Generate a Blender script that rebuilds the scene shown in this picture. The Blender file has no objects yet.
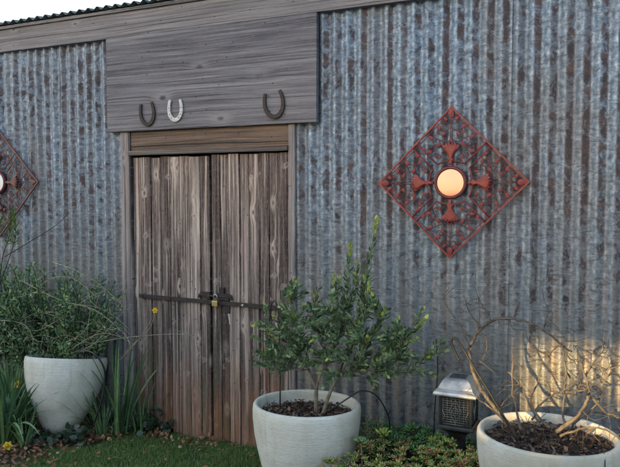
import bpy, math, random
import numpy as np
from mathutils import Vector, Matrix, noise as mnoise

R_ = math.radians
rng = np.random.default_rng(7)
random.seed(7)
S = bpy.context.scene
COL = S.collection

# ---------------------------------------------------------------- camera, sky, sun, exposure
cam_d = bpy.data.cameras.new('camera'); cam = bpy.data.objects.new('camera', cam_d); COL.objects.link(cam)
cam.location = (2.414, -3.65, 1.59)
cam.rotation_euler = (R_(90 - 3.24), 0, R_(25.1))
cam_d.lens = 670 / 620 * 36; cam_d.sensor_width = 36; cam_d.clip_start = 0.05; cam_d.clip_end = 2000
S.camera = cam

SUN_DIR = Vector((-0.30, -0.94, 0.155)).normalized()      # towards the sun
elev = math.asin(SUN_DIR.z)
W = bpy.data.worlds.new('World'); S.world = W; W.use_nodes = True
wn = W.node_tree; bg = wn.nodes['Background']
sky = wn.nodes.new('ShaderNodeTexSky'); sky.sky_type = 'NISHITA'; sky.sun_disc = False
sky.sun_elevation = elev; sky.sun_rotation = math.atan2(SUN_DIR.x, SUN_DIR.y)
sky.air_density = 1.0; sky.dust_density = 1.0; sky.ozone_density = 0.7
wn.links.new(sky.outputs[0], bg.inputs[0]); bg.inputs[1].default_value = 0.15
sd = bpy.data.lights.new('sun', 'SUN'); sun = bpy.data.objects.new('sun', sd); COL.objects.link(sun)
sd.energy = 2.3; sd.angle = R_(0.7); sd.color = (1.0, 0.65, 0.25)
sun.rotation_euler = (-SUN_DIR).to_track_quat('-Z', 'Y').to_euler(); sun.location = (0, -6, 6)
S.view_settings.view_transform = 'Standard'; S.view_settings.look = 'None'
S.view_settings.gamma = 1; S.view_settings.use_curve_mapping = False
S.view_settings.exposure = 2.35

# ---------------------------------------------------------------- material helpers
class NT:
    def __init__(s, name):
        s.m = bpy.data.materials.new(name); s.m.use_nodes = True
        s.t = s.m.node_tree; s.b = s.t.nodes['Principled BSDF']
    def n(s, typ, **kw):
        nd = s.t.nodes.new('ShaderNode' + typ)
        for k, v in kw.items(): setattr(nd, k, v)
        return nd
    def l(s, a, b): s.t.links.new(a, b)
    def put(s, sock, v):
        if isinstance(v, bpy.types.NodeSocket): s.l(v, sock)
        elif isinstance(v, (tuple, list)) and len(v) == 3 and sock.type == 'RGBA': sock.default_value = (*v, 1)
        else: sock.default_value = v
    def math(s, op, a, b=0.0, c=0.0):
        nd = s.n('Math', operation=op)
        for i, v in enumerate((a, b, c)):
            if i < len(nd.inputs): s.put(nd.inputs[i], v)
        return nd.outputs[0]
    def obj(s): return s.n('TexCoord').outputs['Object']
    def sep(s, v):
        nd = s.n('SeparateXYZ'); s.l(v, nd.inputs[0]); return nd.outputs
    def comb(s, x, y, z):
        nd = s.n('CombineXYZ')
        for i, v in enumerate((x, y, z)): s.put(nd.inputs[i], v)
        return nd.outputs[0]
    def noise(s, v, scale=1.0, detail=3.0, rough=0.5, dist=0.0):
        nd = s.n('TexNoise'); s.l(v, nd.inputs['Vector'])
        nd.inputs['Scale'].default_value = scale; nd.inputs['Detail'].default_value = detail
        nd.inputs['Roughness'].default_value = rough; nd.inputs['Distortion'].default_value = dist
        return nd.outputs[0]
    def step(s, v, lo, hi, a=0.0, b=1.0):
        nd = s.n('MapRange', interpolation_type='SMOOTHSTEP')
        s.put(nd.inputs[0], v)
        for i, q in enumerate((lo, hi, a, b)): s.put(nd.inputs[i + 1], q)
        return nd.outputs[0]
    def mix(s, f, a, b, mode='MIX'):
        nd = s.n('Mix', data_type='RGBA', blend_type=mode)
        s.put(nd.inputs[0], f); s.put(nd.inputs[6], a); s.put(nd.inputs[7], b)
        return nd.outputs[2]
    def ramp(s, v, stops):
        nd = s.n('ValToRGB'); s.l(v, nd.inputs[0]); e = nd.color_ramp.elements
        while len(e) < len(stops): e.new(0.5)
        for q, (p, c) in zip(e, stops): q.position = p; q.color = (*c, 1)
        return nd.outputs[0]
    def bump(s, h, strength=0.5, dist=0.002):
        nd = s.n('Bump'); nd.inputs['Strength'].default_value = strength; nd.inputs['Distance'].default_value = dist
        s.l(h, nd.inputs['Height']); s.l(nd.outputs[0], s.b.inputs['Normal'])
    def out(s, col=None, rough=0.7, metal=0.0, spec=None):
        if col is not None: s.put(s.b.inputs['Base Color'], col)
        s.put(s.b.inputs['Roughness'], rough); s.put(s.b.inputs['Metallic'], metal)
        if spec is not None: s.b.inputs['Specular IOR Level'].default_value = spec
        return s.m
    def island(s): return s.n('NewGeometry').outputs['Random Per Island']

PITCH = 0.079
def mat_metal():
    n = NT('corrugated_iron'); o = n.obj(); x, y, z = n.sep(o)
    ph = n.math('DIVIDE', x, PITCH)
    idx = n.math('FLOOR', n.math('ADD', ph, 0.25))
    wnz = n.n('TexWhiteNoise', noise_dimensions='1D'); n.l(idx, wnz.inputs['W']); r = wnz.outputs[0]
    wz2 = n.n('TexWhiteNoise', noise_dimensions='1D'); n.l(n.math('ADD', idx, 71.3), wz2.inputs['W']); r2 = wz2.outputs[0]
    s1 = n.math('SINE', n.math('MULTIPLY', ph, 2 * math.pi))       # +1 valley flank where rust gathers
    # vertical streaks
    st = n.noise(n.comb(n.math('MULTIPLY', x, 22), 0.0, n.math('ADD', n.math('MULTIPLY', z, 0.9), n.math('MULTIPLY', r, 9))), 1, 4, 0.6)
    # clumpy tears with ragged sides
    wob = n.noise(n.comb(n.math('MULTIPLY', x, 9), 3.0, n.math('MULTIPLY', z, 20)), 1, 4, 0.65)
    tears = n.noise(n.comb(n.math('MULTIPLY', x, 20), 1.7, n.math('MULTIPLY', z, 13)), 1, 5, 0.72, 0.4)
    ripple = n.noise(n.comb(n.math('MULTIPLY', x, 22), 5.0, n.math('MULTIPLY', z, 70)), 1, 4, 0.7, 0.8)
    speck = n.noise(o, 230, 3, 0.7)
    patch = n.noise(n.comb(n.math('MULTIPLY', x, 2.4), 9.0, n.math('MULTIPLY', z, 0.8)), 1, 4, 0.6)
    spg = n.noise(n.comb(n.math('MULTIPLY', x, 40), 2.0, n.math('MULTIPLY', z, 30)), 1, 3, 0.6)
    base = n.ramp(spg, [(0.32, (0.052, 0.074, 0.112)), (0.48, (0.120, 0.172, 0.252)), (0.60, (0.205, 0.270, 0.355)), (0.72, (0.36, 0.43, 0.50))])
    # dull grey-brown oxide between the bright crests
    val = n.step(s1, -0.25, 0.9)
    band = n.math('MULTIPLY', val, n.step(n.math('ADD', n.math('MULTIPLY', r2, 0.5), n.math('MULTIPLY', st, 0.7)), 0.25, 0.75))
    base = n.mix(n.math('MULTIPLY', band, 0.62), base, (0.100, 0.082, 0.090))
    grime = n.step(patch, 0.42, 0.68)
    base = n.mix(n.math('MULTIPLY', grime, 0.55), base, (0.115, 0.105, 0.10))
    # lower, dirtier, warmer splashed zone
    low = n.step(n.math('ADD', z, n.math('MULTIPLY', n.math('SUBTRACT', patch, 0.5), 1.4)), 1.75, 0.55)
    base = n.mix(n.math('MULTIPLY', low, 0.72), base, n.ramp(st, [(0.3, (0.10, 0.108, 0.108)), (0.5, (0.20, 0.198, 0.186)), (0.66, (0.24, 0.165, 0.105))]))
    # horizontal salt ripples
    base = n.mix(n.math('MULTIPLY', n.step(ripple, 0.53, 0.61, 0, 0.75), n.step(wob, 0.40, 0.58, 0.35, 1.0)), base, (0.045, 0.052, 0.066))
    base = n.mix(n.step(ripple, 0.45, 0.37, 0, 0.2), base, (0.42, 0.47, 0.52))
    # rust
    up = n.step(z, 0.7, 1.9, 0.0, 0.10)
    gate = n.math('ADD', n.math('ADD', n.math('MULTIPLY', r, 0.34), n.math('MULTIPLY', st, 0.55)), up)
    gate = n.math('ADD', gate, n.math('MULTIPLY', n.math('SUBTRACT', wob, 0.5), 0.85))
    lane = n.step(n.math('ADD', s1, n.math('MULTIPLY', n.math('SUBTRACT', wob, 0.5), 1.6)), 0.35, 0.8)
    rust = n.math('MULTIPLY', n.step(gate, 0.60, 0.74), lane)
    rust2 = n.math('MULTIPLY', n.step(n.math('ADD', tears, n.math('ADD', n.math('MULTIPLY', up, 0.75), n.math('ADD', n.step(x, 0.3, 2.2, -0.012, 0.045), n.math('MULTIPLY', n.math('SUBTRACT', n.noise(o, 1.6, 3, 0.6), 0.5), 0.45)))), 0.575, 0.685), n.step(s1, -0.35, 0.7))
    rm = n.math('MAXIMUM', n.math('MULTIPLY', rust, 0.9), n.math('MULTIPLY', rust2, 0.92))
    rcol = n.ramp(wob, [(0.35, (0.022, 0.016, 0.020)), (0.55, (0.055, 0.034, 0.036)), (0.75, (0.125, 0.070, 0.048))])
    base = n.mix(rm, base, rcol)
    base = n.mix(n.step(speck, 0.6, 0.7, 0, 0.35), base, (0.5, 0.55, 0.6))
    base = n.mix(n.step(speck, 0.4, 0.3, 0, 0.45), base, (0.04, 0.045, 0.055))
    h = n.math('ADD', n.math('MULTIPLY', ripple, 1.0), n.math('MULTIPLY', n.math('SUBTRACT', 1.0, rm), 0.5))
    h = n.math('ADD', h, n.math('MULTIPLY', speck, 0.3))
    n.bump(h, 0.6, 0.004)
    metal = n.math('MULTIPLY', n.math('SUBTRACT', 1.0, rm), 0.35)
    return n.out(base, n.step(rm, 0, 1, 0.5, 0.85), metal)

def mat_wood(name, along, dark, mid, light, tint=None, knots=1.0, spec=0.25, seed=0.0, knot_scale=(8.5, 4.2), streak=0.5, cracks=0.85, warp=0.035, fib=0.35, var=0.12):
    """weathered timber; `along` is the grain axis: 'x' or 'z'"""
    n = NT(name); o = n.obj(); x, y, z = n.sep(o)
    isl = n.island()
    A, L = (x, z) if along == 'z' else (z, x)
    Lo = n.math('ADD', L, n.math('ADD', n.math('MULTIPLY', isl, 13.7), seed))
    Ao = n.math('ADD', A, n.math('MULTIPLY', isl, 3.1))
    # knots
    vor = n.n('TexVoronoi', voronoi_dimensions='2D', feature='F1')
    wv = n.comb(n.math('MULTIPLY', Ao, knot_scale[0]), n.math('MULTIPLY', Lo, knot_scale[1]), 0.0)
    n.l(wv, vor.inputs['Vector']); vor.inputs['Scale'].default_value = 1.0; vor.inputs['Randomness'].default_value = 1.0
    d = vor.outputs['Distance']
    keep = n.n('TexWhiteNoise', noise_dimensions='3D'); n.l(vor.outputs['Position'], keep.inputs['Vector'])
    kk = n.math('MULTIPLY', n.math('GREATER_THAN', keep.outputs[0], 1.0 - 0.50 * knots), n.step(keep.outputs[0], 1.0 - 0.5 * knots, 1.0, 0.35, 1.0))
    kf = n.math('MULTIPLY', n.step(d, 0.36, 0.0), kk)
    big = n.noise(n.comb(n.math('MULTIPLY', Ao, 5), n.math('MULTIPLY', Lo, 0.9), seed), 1, 3, 0.5)
    Aw = n.math('ADD', Ao, n.math('MULTIPLY', big, warp))
    Aw = n.math('ADD', Aw, n.math('MULTIPLY', kf, 0.022))
    g1 = n.noise(n.comb(n.math('MULTIPLY', Aw, 120), n.math('MULTIPLY', Lo, 1.6), 0.0), 1, 4, 0.6)
    g2 = n.noise(n.comb(n.math('MULTIPLY', Aw, 420), n.math('MULTIPLY', Lo, 6.0), 4.0), 1, 3, 0.6)
    g3 = n.noise(n.comb(n.math('MULTIPLY', Aw, 30), n.math('MULTIPLY', Lo, 0.8), 8.0), 1, 3, 0.55)
    g = n.math('ADD', n.math('MULTIPLY', g1, 0.5), n.math('ADD', n.math('MULTIPLY', g2, 0.25), n.math('MULTIPLY', g3, 0.35)))
    g = n.math('ADD', g, n.math('MULTIPLY', n.math('SUBTRACT', isl, 0.5), var))
    c = n.ramp(g, [(0.40, dark), (0.54, mid), (0.70, light)])
    blot = n.noise(n.comb(n.math('MULTIPLY', Ao, 7), n.math('MULTIPLY', Lo, 2.2), 2.0), 1, 4, 0.6)
    if tint: c = n.mix(n.step(blot, 0.45, 0.7, 0, 0.6), c, tint, 'MULTIPLY')
    c = n.mix(n.step(g3, 0.56, 0.68, 0, streak), c, light)
    # cracks
    ck = n.noise(n.comb(n.math('MULTIPLY', Aw, 75), n.math('MULTIPLY', Lo, 0.45), 15.0), 1, 2, 0.5)
    crack = n.step(ck, 0.40, 0.355)
    c = n.mix(n.math('MULTIPLY', crack, cracks), c, (0.012, 0.010, 0.011))
    fb = n.noise(n.comb(n.math('MULTIPLY', Aw, 700), n.math('MULTIPLY', Lo, 26), 6.0), 1, 2, 0.7)
    c = n.mix(n.step(fb, 0.55, 0.68, 0, fib), c, light)
    c = n.mix(n.step(fb, 0.45, 0.32, 0, fib), c, tuple(v * 0.7 for v in dark))
    # knot colour: pale halo, dark eye
    c = n.mix(n.math('MULTIPLY', n.math('MULTIPLY', n.step(n.math('ADD', d, n.math('MULTIPLY', g2, 0.25)), 0.40, 0.20), kk), 0.55), c, light)
    c = n.mix(n.math('MULTIPLY', n.math('MULTIPLY', n.step(n.math('ADD', d, n.math('MULTIPLY', g1, 0.12)), 0.15, 0.09), kk), 0.8), c, (0.02, 0.015, 0.014))
    if name == 'door_timber':     # small pale torn wisps round pin knots
        v2 = n.n('TexVoronoi', voronoi_dimensions='2D', feature='F1'); v2.inputs['Scale'].default_value = 1
        wz = n.noise(n.comb(n.math('MULTIPLY', A, 40), n.math('MULTIPLY', L, 40), 3.0), 1, 3, 0.6)
        n.l(n.comb(n.math('ADD', n.math('MULTIPLY', Ao, 8), n.math('MULTIPLY', wz, 0.5)), n.math('ADD', n.math('MULTIPLY', Lo, 13), n.math('MULTIPLY', wz, 1.1)), 5.0), v2.inputs['Vector'])
        w2 = n.n('TexWhiteNoise', noise_dimensions='3D'); n.l(v2.outputs['Position'], w2.inputs['Vector'])
        c = n.mix(n.math('MULTIPLY', n.step(v2.outputs['Distance'], 0.30, 0.05, 0, 0.55), n.math('GREATER_THAN', w2.outputs[0], 0.84)), c, (0.34, 0.295, 0.27))
        c = n.mix(n.math('MULTIPLY', n.step(v2.outputs['Distance'], 0.07, 0.04, 0, 0.9), n.math('GREATER_THAN', w2.outputs[0], 0.80)), c, (0.02, 0.016, 0.015))
    nail = n.n('TexVoronoi', voronoi_dimensions='2D', feature='F1')
    n.l(n.comb(n.math('MULTIPLY', A, 8), n.math('MULTIPLY', L, 8), 0.0), nail.inputs['Vector']); nail.inputs['Scale'].default_value = 1
    nk = n.n('TexWhiteNoise', noise_dimensions='3D'); n.l(nail.outputs['Position'], nk.inputs['Vector'])
    c = n.mix(n.math('MULTIPLY', n.step(nail.outputs['Distance'], 0.04, 0.025, 0, 0.9), n.math('GREATER_THAN', nk.outputs[0], 0.6)), c, (0.015, 0.012, 0.012))
    h = n.math('SUBTRACT', n.math('ADD', n.math('MULTIPLY', g1, 0.6), n.math('MULTIPLY', g2, 0.35)), n.math('MULTIPLY', crack, 0.9))
    n.bump(h, 0.8, 0.004)
    if name == 'door_timber':   # bare, rain-splashed foot of the boards is browner
        ft = n.step(n.math('ADD', z, n.math('MULTIPLY', n.math('SUBTRACT', blot, 0.5), 1.0)), 0.60, 0.0)
        c = n.mix(n.math('MULTIPLY', ft, 0.9), c, n.mix(0.6, c, (0.26, 0.115, 0.052)))
        mold = n.math('MULTIPLY', n.step(blot, 0.52, 0.64), n.step(z, 0.9, 0.3))
        c = n.mix(n.math('MULTIPLY', mold, 0.35), c, (0.10, 0.11, 0.05))
    return n.out(c, 0.85, 0, spec)

def mat_simple(name, col, rough=0.6, metal=0.0, var=0.25, scale=40, bump=0.2, spec=None, col2=None):
    n = NT(name); o = n.obj()
    q = n.noise(o, scale, 4, 0.6)
    c2 = col2 or tuple(max(0, v * (1 - var * 1.6)) for v in col)
    c = n.ramp(q, [(0.35, c2), (0.65, col)])
    if bump: n.bump(q, bump, 0.002)
    return n.out(c, rough, metal, spec)

def mat_leaf(name, cols, rough=0.45, spec=0.4, trans=0.15):
    n = NT(name); isl = n.island()
    k = len(cols); c = n.ramp(isl, [(i / max(1, k - 1), q) for i, q in enumerate(cols)])
    b = n.noise(n.obj(), 60, 2, 0.5)
    c = n.mix(n.step(b, 0.35, 0.7, 0.0, 0.35), c, tuple(v * 0.45 for v in cols[0]))
    n.out(c, rough, 0, spec)
    if trans:
        tr = n.n('BsdfTranslucent'); n.l(c, tr.inputs[0]); mx = n.n('MixShader'); mx.inputs[0].default_value = trans
        n.l(n.b.outputs[0], mx.inputs[1]); n.l(tr.outputs[0], mx.inputs[2])
        n.l(mx.outputs[0], n.t.nodes['Material Output'].inputs[0])
    return n.m

def mat_pot(name='pale_fibre_cement', k=1.0):
    k *= 0.88; n = NT(name); o0 = n.obj(); x, y, z = n.sep(o0)
    rnd = n.math('MULTIPLY', n.n('ObjectInfo').outputs['Random'], 17.0)
    o = n.comb(n.math('ADD', x, rnd), n.math('ADD', y, rnd), z)
    rib = n.noise(n.comb(n.math('MULTIPLY', x, 6), n.math('MULTIPLY', y, 6), n.math('MULTIPLY', z, 330)), 1, 3, 0.6)
    rib2 = n.noise(n.comb(n.math('MULTIPLY', x, 40), n.math('MULTIPLY', y, 40), n.math('MULTIPLY', z, 150)), 1, 4, 0.65)
    b = n.noise(o, 4, 4, 0.6)
    drip = n.noise(n.comb(n.math('ADD', rnd, n.math('MULTIPLY', x, 16)), n.math('MULTIPLY', y, 16), n.math('MULTIPLY', z, 2)), 1, 4, 0.6)
    c = n.ramp(b, [(0.32, (0.50 * k, 0.475 * k, 0.39 * k)), (0.5, (0.63 * k, 0.61 * k, 0.55 * k)), (0.68, (0.73 * k, 0.72 * k, 0.68 * k))])
    c = n.mix(n.step(rib2, 0.48, 0.62, 0, 0.26), c, (0.33, 0.32, 0.29))
    c = n.mix(n.step(rib, 0.50, 0.64, 0, 0.20), c, (0.34, 0.335, 0.31))
    c = n.mix(n.step(drip, 0.55, 0.70, 0, 0.6), c, (0.40, 0.37, 0.27))
    foot = n.step(n.math('ADD', z, n.math('MULTIPLY', b, 0.2)), 0.24, 0.1)
    c = n.mix(n.math('MULTIPLY', foot, 0.75), c, (0.17, 0.16, 0.12))
    sp = n.noise(o, 160, 2, 0.5)
    c = n.mix(n.step(sp, 0.68, 0.74, 0, 0.6), c, (0.15, 0.14, 0.12))
    n.bump(n.math('ADD', rib, n.math('MULTIPLY', rib2, 0.8)), 0.6, 0.004)
    return n.out(c, 0.8, 0, 0.3)

M = {}
M['iron'] = mat_metal()
M['board'] = mat_wood('sign_board_timber', 'x', (0.045, 0.042, 0.052), (0.118, 0.113, 0.132), (0.215, 0.208, 0.230), knots=0.5, seed=3.0, knot_scale=(5.0, 2.4), streak=0.12, cracks=0.45)
M['fascia'] = mat_wood('fascia_timber', 'x', (0.065, 0.058, 0.066), (0.140, 0.128, 0.140), (0.235, 0.218, 0.232), knots=0.3, seed=9.0, streak=0.2, cracks=0.5)
M['door'] = mat_wood('door_timber', 'z', (0.013, 0.009, 0.010), (0.112, 0.086, 0.082), (0.44, 0.375, 0.345), tint=(0.70, 0.54, 0.58), knots=1.0, seed=1.0, streak=0.6, warp=0.018, fib=0.42, var=0.13)
M['post'] = mat_wood('post_timber', 'z', (0.06, 0.05, 0.052), (0.18, 0.158, 0.162), (0.32, 0.29, 0.29), knots=0.3, seed=5.0)
M['header'] = mat_wood('header_timber', 'x', (0.030, 0.024, 0.022), (0.088, 0.066, 0.056), (0.20, 0.135, 0.10), knots=0.2, seed=7.0, streak=0.3)
M['lintel'] = mat_wood('lintel_timber', 'x', (0.02, 0.017, 0.018), (0.07, 0.06, 0.06), (0.16, 0.14, 0.13), knots=0.2, seed=8.0, streak=0.2)
M['roof'] = mat_simple('roof_iron', (0.13, 0.14, 0.14), 0.6, 0.3, 0.5, 30)
M['black'] = mat_simple('black_painted_iron', (0.010, 0.010, 0.011), 0.5, 0.0, 0.5, 60, 0.2, col2=(0.014, 0.011, 0.010))
M['rustblack'] = mat_simple('rusty_dark_iron', (0.045, 0.032, 0.030), 0.75, 0.3, 0.5, 70, 0.6, col2=(0.016, 0.014, 0.016))
M['bolt'] = mat_simple('zinc_bolt', (0.62, 0.62, 0.60), 0.4, 0.5, 0.3, 60)
M['brass'] = mat_simple('brass', (0.62, 0.48, 0.20), 0.35, 0.8, 0.3, 60)
M['steel'] = mat_simple('shackle_steel', (0.55, 0.56, 0.58), 0.3, 0.9, 0.2, 60)
M['whiteshoe'] = mat_simple('white_painted_iron', (0.50, 0.51, 0.53), 0.6, 0.0, 0.3, 90, 0.4, col2=(0.26, 0.26, 0.27))
M['redmetal'] = mat_simple('red_painted_metal', (0.20, 0.016, 0.022), 0.5, 0.1, 0.5, 60, 0.4, col2=(0.085, 0.012, 0.013))
M['darkred'] = mat_simple('dull_red_metal', (0.13, 0.020, 0.022), 0.6, 0.1, 0.5, 60, 0.4, col2=(0.06, 0.02, 0.02))
M['brownmetal'] = mat_simple('faded_red_metal', (0.150, 0.055, 0.045), 0.6, 0.1, 0.5, 60, 0.4, col2=(0.07, 0.03, 0.025))
def mat_mirror(name, a):
    n = NT(name); q = n.noise(n.obj(), 14, 3, 0.5)
    return n.out(n.ramp(q, [(0.3, tuple(v * 0.92 for v in a)), (0.7, a)]), 0.08, 1.0)
M['mirror'] = mat_mirror('mirror_glass', (0.075, 0.12, 0.36)); M['amber_mirror'] = mat_mirror('tarnished_mirror_glass', (0.033, 0.023, 0.046))
M['pot'] = mat_pot(); M['potwarm'] = mat_pot('cream_fibre_cement', 0.88)
M['soil'] = mat_simple('potting_soil', (0.075, 0.055, 0.042), 0.95, 0, 0.5, 90, 1.0, col2=(0.02, 0.015, 0.012))
M['ground'] = mat_simple('ground_soil', (0.055, 0.060, 0.030), 0.95, 0, 0.5, 14, 0.8, col2=(0.025, 0.024, 0.016))
M['bedsoil'] = mat_simple('bed_soil', (0.050, 0.036, 0.026), 0.95, 0, 0.5, 60, 1.0, col2=(0.015, 0.012, 0.01))
M['plastic'] = mat_simple('black_plastic', (0.02, 0.021, 0.023), 0.45, 0, 0.3, 30, 0.1)
M['cap'] = mat_simple('brushed_grey_cap', (0.42, 0.42, 0.42), 0.38, 0.4, 0.25, 25, 0.1)
M['solar'] = mat_simple('dark_solar_glass', (0.02, 0.024, 0.04), 0.12, 0.0, 0.3, 30, 0.0)
M['lampdark'] = mat_simple('lamp_dark_panel', (0.03, 0.03, 0.03), 0.35, 0.2, 0.3, 30, 0.1)
M['wire'] = mat_simple('lamp_wire', (0.34, 0.33, 0.30), 0.5, 0.5, 0.3, 60, 0.1)
M['grass'] = mat_leaf('grass_blade', [(0.06, 0.13, 0.035), (0.12, 0.23, 0.06), (0.18, 0.29, 0.085), (0.34, 0.34, 0.16)], 0.55, 0.25, 0.25)
M['strap'] = mat_leaf('strap_leaf', [(0.035, 0.085, 0.040), (0.075, 0.16, 0.075), (0.14, 0.25, 0.11), (0.22, 0.33, 0.13)], 0.4, 0.4, 0.15)
M['shrub'] = mat_leaf('shrub_leaf', [(0.040, 0.085, 0.040), (0.09, 0.165, 0.075), (0.155, 0.235, 0.115), (0.26, 0.34, 0.19)], 0.38, 0.5, 0.15)
M['tip'] = mat_leaf('young_leaf', [(0.30, 0.36, 0.08), (0.44, 0.50, 0.10), (0.22, 0.32, 0.09)], 0.45, 0.4, 0.25)
M['bush'] = mat_leaf('bush_leaf', [(0.045, 0.105, 0.055), (0.11, 0.21, 0.10), (0.20, 0.32, 0.15), (0.36, 0.45, 0.20)], 0.42, 0.45, 0.15)
M['ivy'] = mat_leaf('ivy_leaf', [(0.014, 0.036, 0.018), (0.025, 0.058, 0.028)], 0.35, 0.5, 0.1)
M['litter'] = mat_leaf('dry_leaf', [(0.12, 0.055, 0.03), (0.28, 0.14, 0.075), (0.45, 0.29, 0.18), (0.24, 0.09, 0.05)], 0.75, 0.2, 0.1)
M['mulch'] = mat_leaf('mulch_chip', [(0.035, 0.022, 0.017), (0.09, 0.05, 0.035), (0.22, 0.15, 0.11), (0.05, 0.035, 0.03)], 0.85, 0.2, 0.0)
M['succ'] = mat_leaf('succulent_leaf', [(0.10, 0.22, 0.05), (0.21, 0.36, 0.07), (0.34, 0.44, 0.09), (0.40, 0.22, 0.10), (0.50, 0.14, 0.12), (0.14, 0.27, 0.07), (0.52, 0.42, 0.17)], 0.4, 0.45, 0.1)
M['succdark'] = mat_leaf('dark_succulent_leaf', [(0.04, 0.11, 0.035), (0.08, 0.19, 0.055), (0.14, 0.27, 0.07)], 0.4, 0.45, 0.1)
M['succpale'] = mat_leaf('pale_succulent_leaf', [(0.14, 0.24, 0.10), (0.22, 0.32, 0.11), (0.18, 0.28, 0.13)], 0.45, 0.4, 0.1)
M['bark'] = mat_simple('grey_bark', (0.21, 0.175, 0.125), 0.85, 0, 0.4, 60, 0.6, col2=(0.10, 0.085, 0.065))
M['deadbark'] = mat_simple('bare_twig_bark', (0.135, 0.115, 0.092), 0.85, 0, 0.5, 30, 1.0, col2=(0.045, 0.037, 0.032))
M['darktwig'] = mat_simple('dark_twig', (0.055, 0.045, 0.038), 0.8, 0, 0.5, 45, 0.4)
M['twig'] = mat_simple('pale_green_twig', (0.32, 0.30, 0.21), 0.7, 0, 0.5, 40, 0.3, col2=(0.14, 0.13, 0.09))
M['yellow'] = mat_leaf('yellow_petal', [(0.80, 0.55, 0.02), (0.85, 0.62, 0.05)], 0.5, 0.3, 0.25)
M['orange'] = mat_leaf('orange_trumpet', [(0.80, 0.38, 0.02), (0.75, 0.42, 0.02)], 0.5, 0.3, 0.2)
M['paper'] = mat_simple('white_paper', (0.72, 0.74, 0.76), 0.8, 0, 0.2, 30, 0.2)
M['render'] = mat_simple('cream_render', (0.55, 0.50, 0.42), 0.85, 0, 0.2, 6, 0.4)
M['glass'] = mat_simple('dark_window_glass', (0.03, 0.035, 0.04), 0.08, 0, 0.2, 10, 0)
M['white'] = mat_simple('white_frame', (0.75, 0.75, 0.72), 0.5, 0, 0.1, 10, 0)
M['tile'] = mat_simple('grey_tiles', (0.13, 0.12, 0.12), 0.8, 0, 0.4, 20, 0.5)
M['interior'] = mat_simple('dark_interior_boards', (0.05, 0.045, 0.04), 0.9, 0, 0.3, 10, 0.2)
M['cable'] = mat_simple('cable_rubber', (0.25, 0.28, 0.30), 0.6, 0, 0.2, 10, 0)

# ---------------------------------------------------------------- object helpers
def thing(name, label, cat, loc=(0, 0, 0), group=None):
    o = bpy.data.objects.new(name, None); COL.objects.link(o); o.location = loc
    o.empty_display_size = 0.1
    o['label'] = label; o['category'] = cat
    if group: o['group'] = group
    return o
def tag(o, label, cat, group=None, kind=None):
    if label: o['label'] = label
    if cat: o['category'] = cat
    if group: o['group'] = group
    if kind: o['kind'] = kind
    return o
def wloc(o):
    v = Vector((0, 0, 0))
    while o is not None: v += o.location; o = o.parent
    return v

class MB:
    def __init__(s): s.v = []; s.f = []; s.sm = []
    def add(s, vs, fs, smooth=False):
        b = len(s.v); s.v.extend([tuple(q) for q in vs]); s.f.extend([tuple(b + i for i in f) for f in fs]); s.sm.extend([smooth] * len(fs)); return s
    def box(s, x0, x1, y0, y1, z0, z1):
        v = [(x, y, z) for x in (x0, x1) for y in (y0, y1) for z in (z0, z1)]
        return s.add(v, [(0, 1, 3, 2), (4, 6, 7, 5), (0, 4, 5, 1), (2, 3, 7, 6), (0, 2, 6, 4), (1, 5, 7, 3)])
    def tube(s, pts, rad, n=6, closed=False):
        P = [Vector(p) for p in pts]; m = len(P)
        if not hasattr(rad, '__len__'): rad = [rad] * m
        vs = []; up = Vector((0.13, 0.2, 1)).normalized()
        for i in range(m):
            if closed: t = (P[(i + 1) % m] - P[i - 1])
            else: t = P[min(i + 1, m - 1)] - P[max(i - 1, 0)]
            t = t.normalized() if t.length > 1e-9 else Vector((0, 0, 1))
            a = t.cross(up)
            if a.length < 0.1: a = t.cross(Vector((1, 0, 0)))
            a.normalize(); b = t.cross(a)
            for k in range(n):
                w = 2 * math.pi * k / n; vs.append(P[i] + (a * math.cos(w) + b * math.sin(w)) * rad[i])
        fs = []
        for i in range(m if closed else m - 1):
            j = (i + 1) % m
            for k in range(n): fs.append((i * n + k, i * n + (k + 1) % n, j * n + (k + 1) % n, j * n + k))
        if not closed: fs += [tuple(range(n))[::-1], tuple((m - 1) * n + k for k in range(n))]
        return s.add(vs, fs, True)
    def prism(s, outline, y0, y1):
        """outline in (x,z), extruded along y"""
        n = len(outline); v = [(x, y0, z) for x, z in outline] + [(x, y1, z) for x, z in outline]
        fs = [tuple(range(n)), tuple(range(2 * n - 1, n - 1, -1))] + [(i, n + i, n + (i + 1) % n, (i + 1) % n) for i in range(n)]
        return s.add(v, fs)
    def lathe(s, prof, c=(0, 0, 0), n=64):
        vs = [(c[0] + r * math.cos(2 * math.pi * k / n), c[1] + r * math.sin(2 * math.pi * k / n), c[2] + z) for r, z in prof for k in range(n)]
        fs = [(i * n + k, i * n + (k + 1) % n, (i + 1) * n + (k + 1) % n, (i + 1) * n + k) for i in range(len(prof) - 1) for k in range(n)]
        fs += [tuple(range(n))[::-1], tuple((len(prof) - 1) * n + k for k in range(n))]
        return s.add(vs, fs, True)
    def build(s, name, mat, parent=None, bevel=0.0, local=False):
        return mesh_obj(name, s.v, s.f, mat, parent, s.sm, bevel, local)

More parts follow.
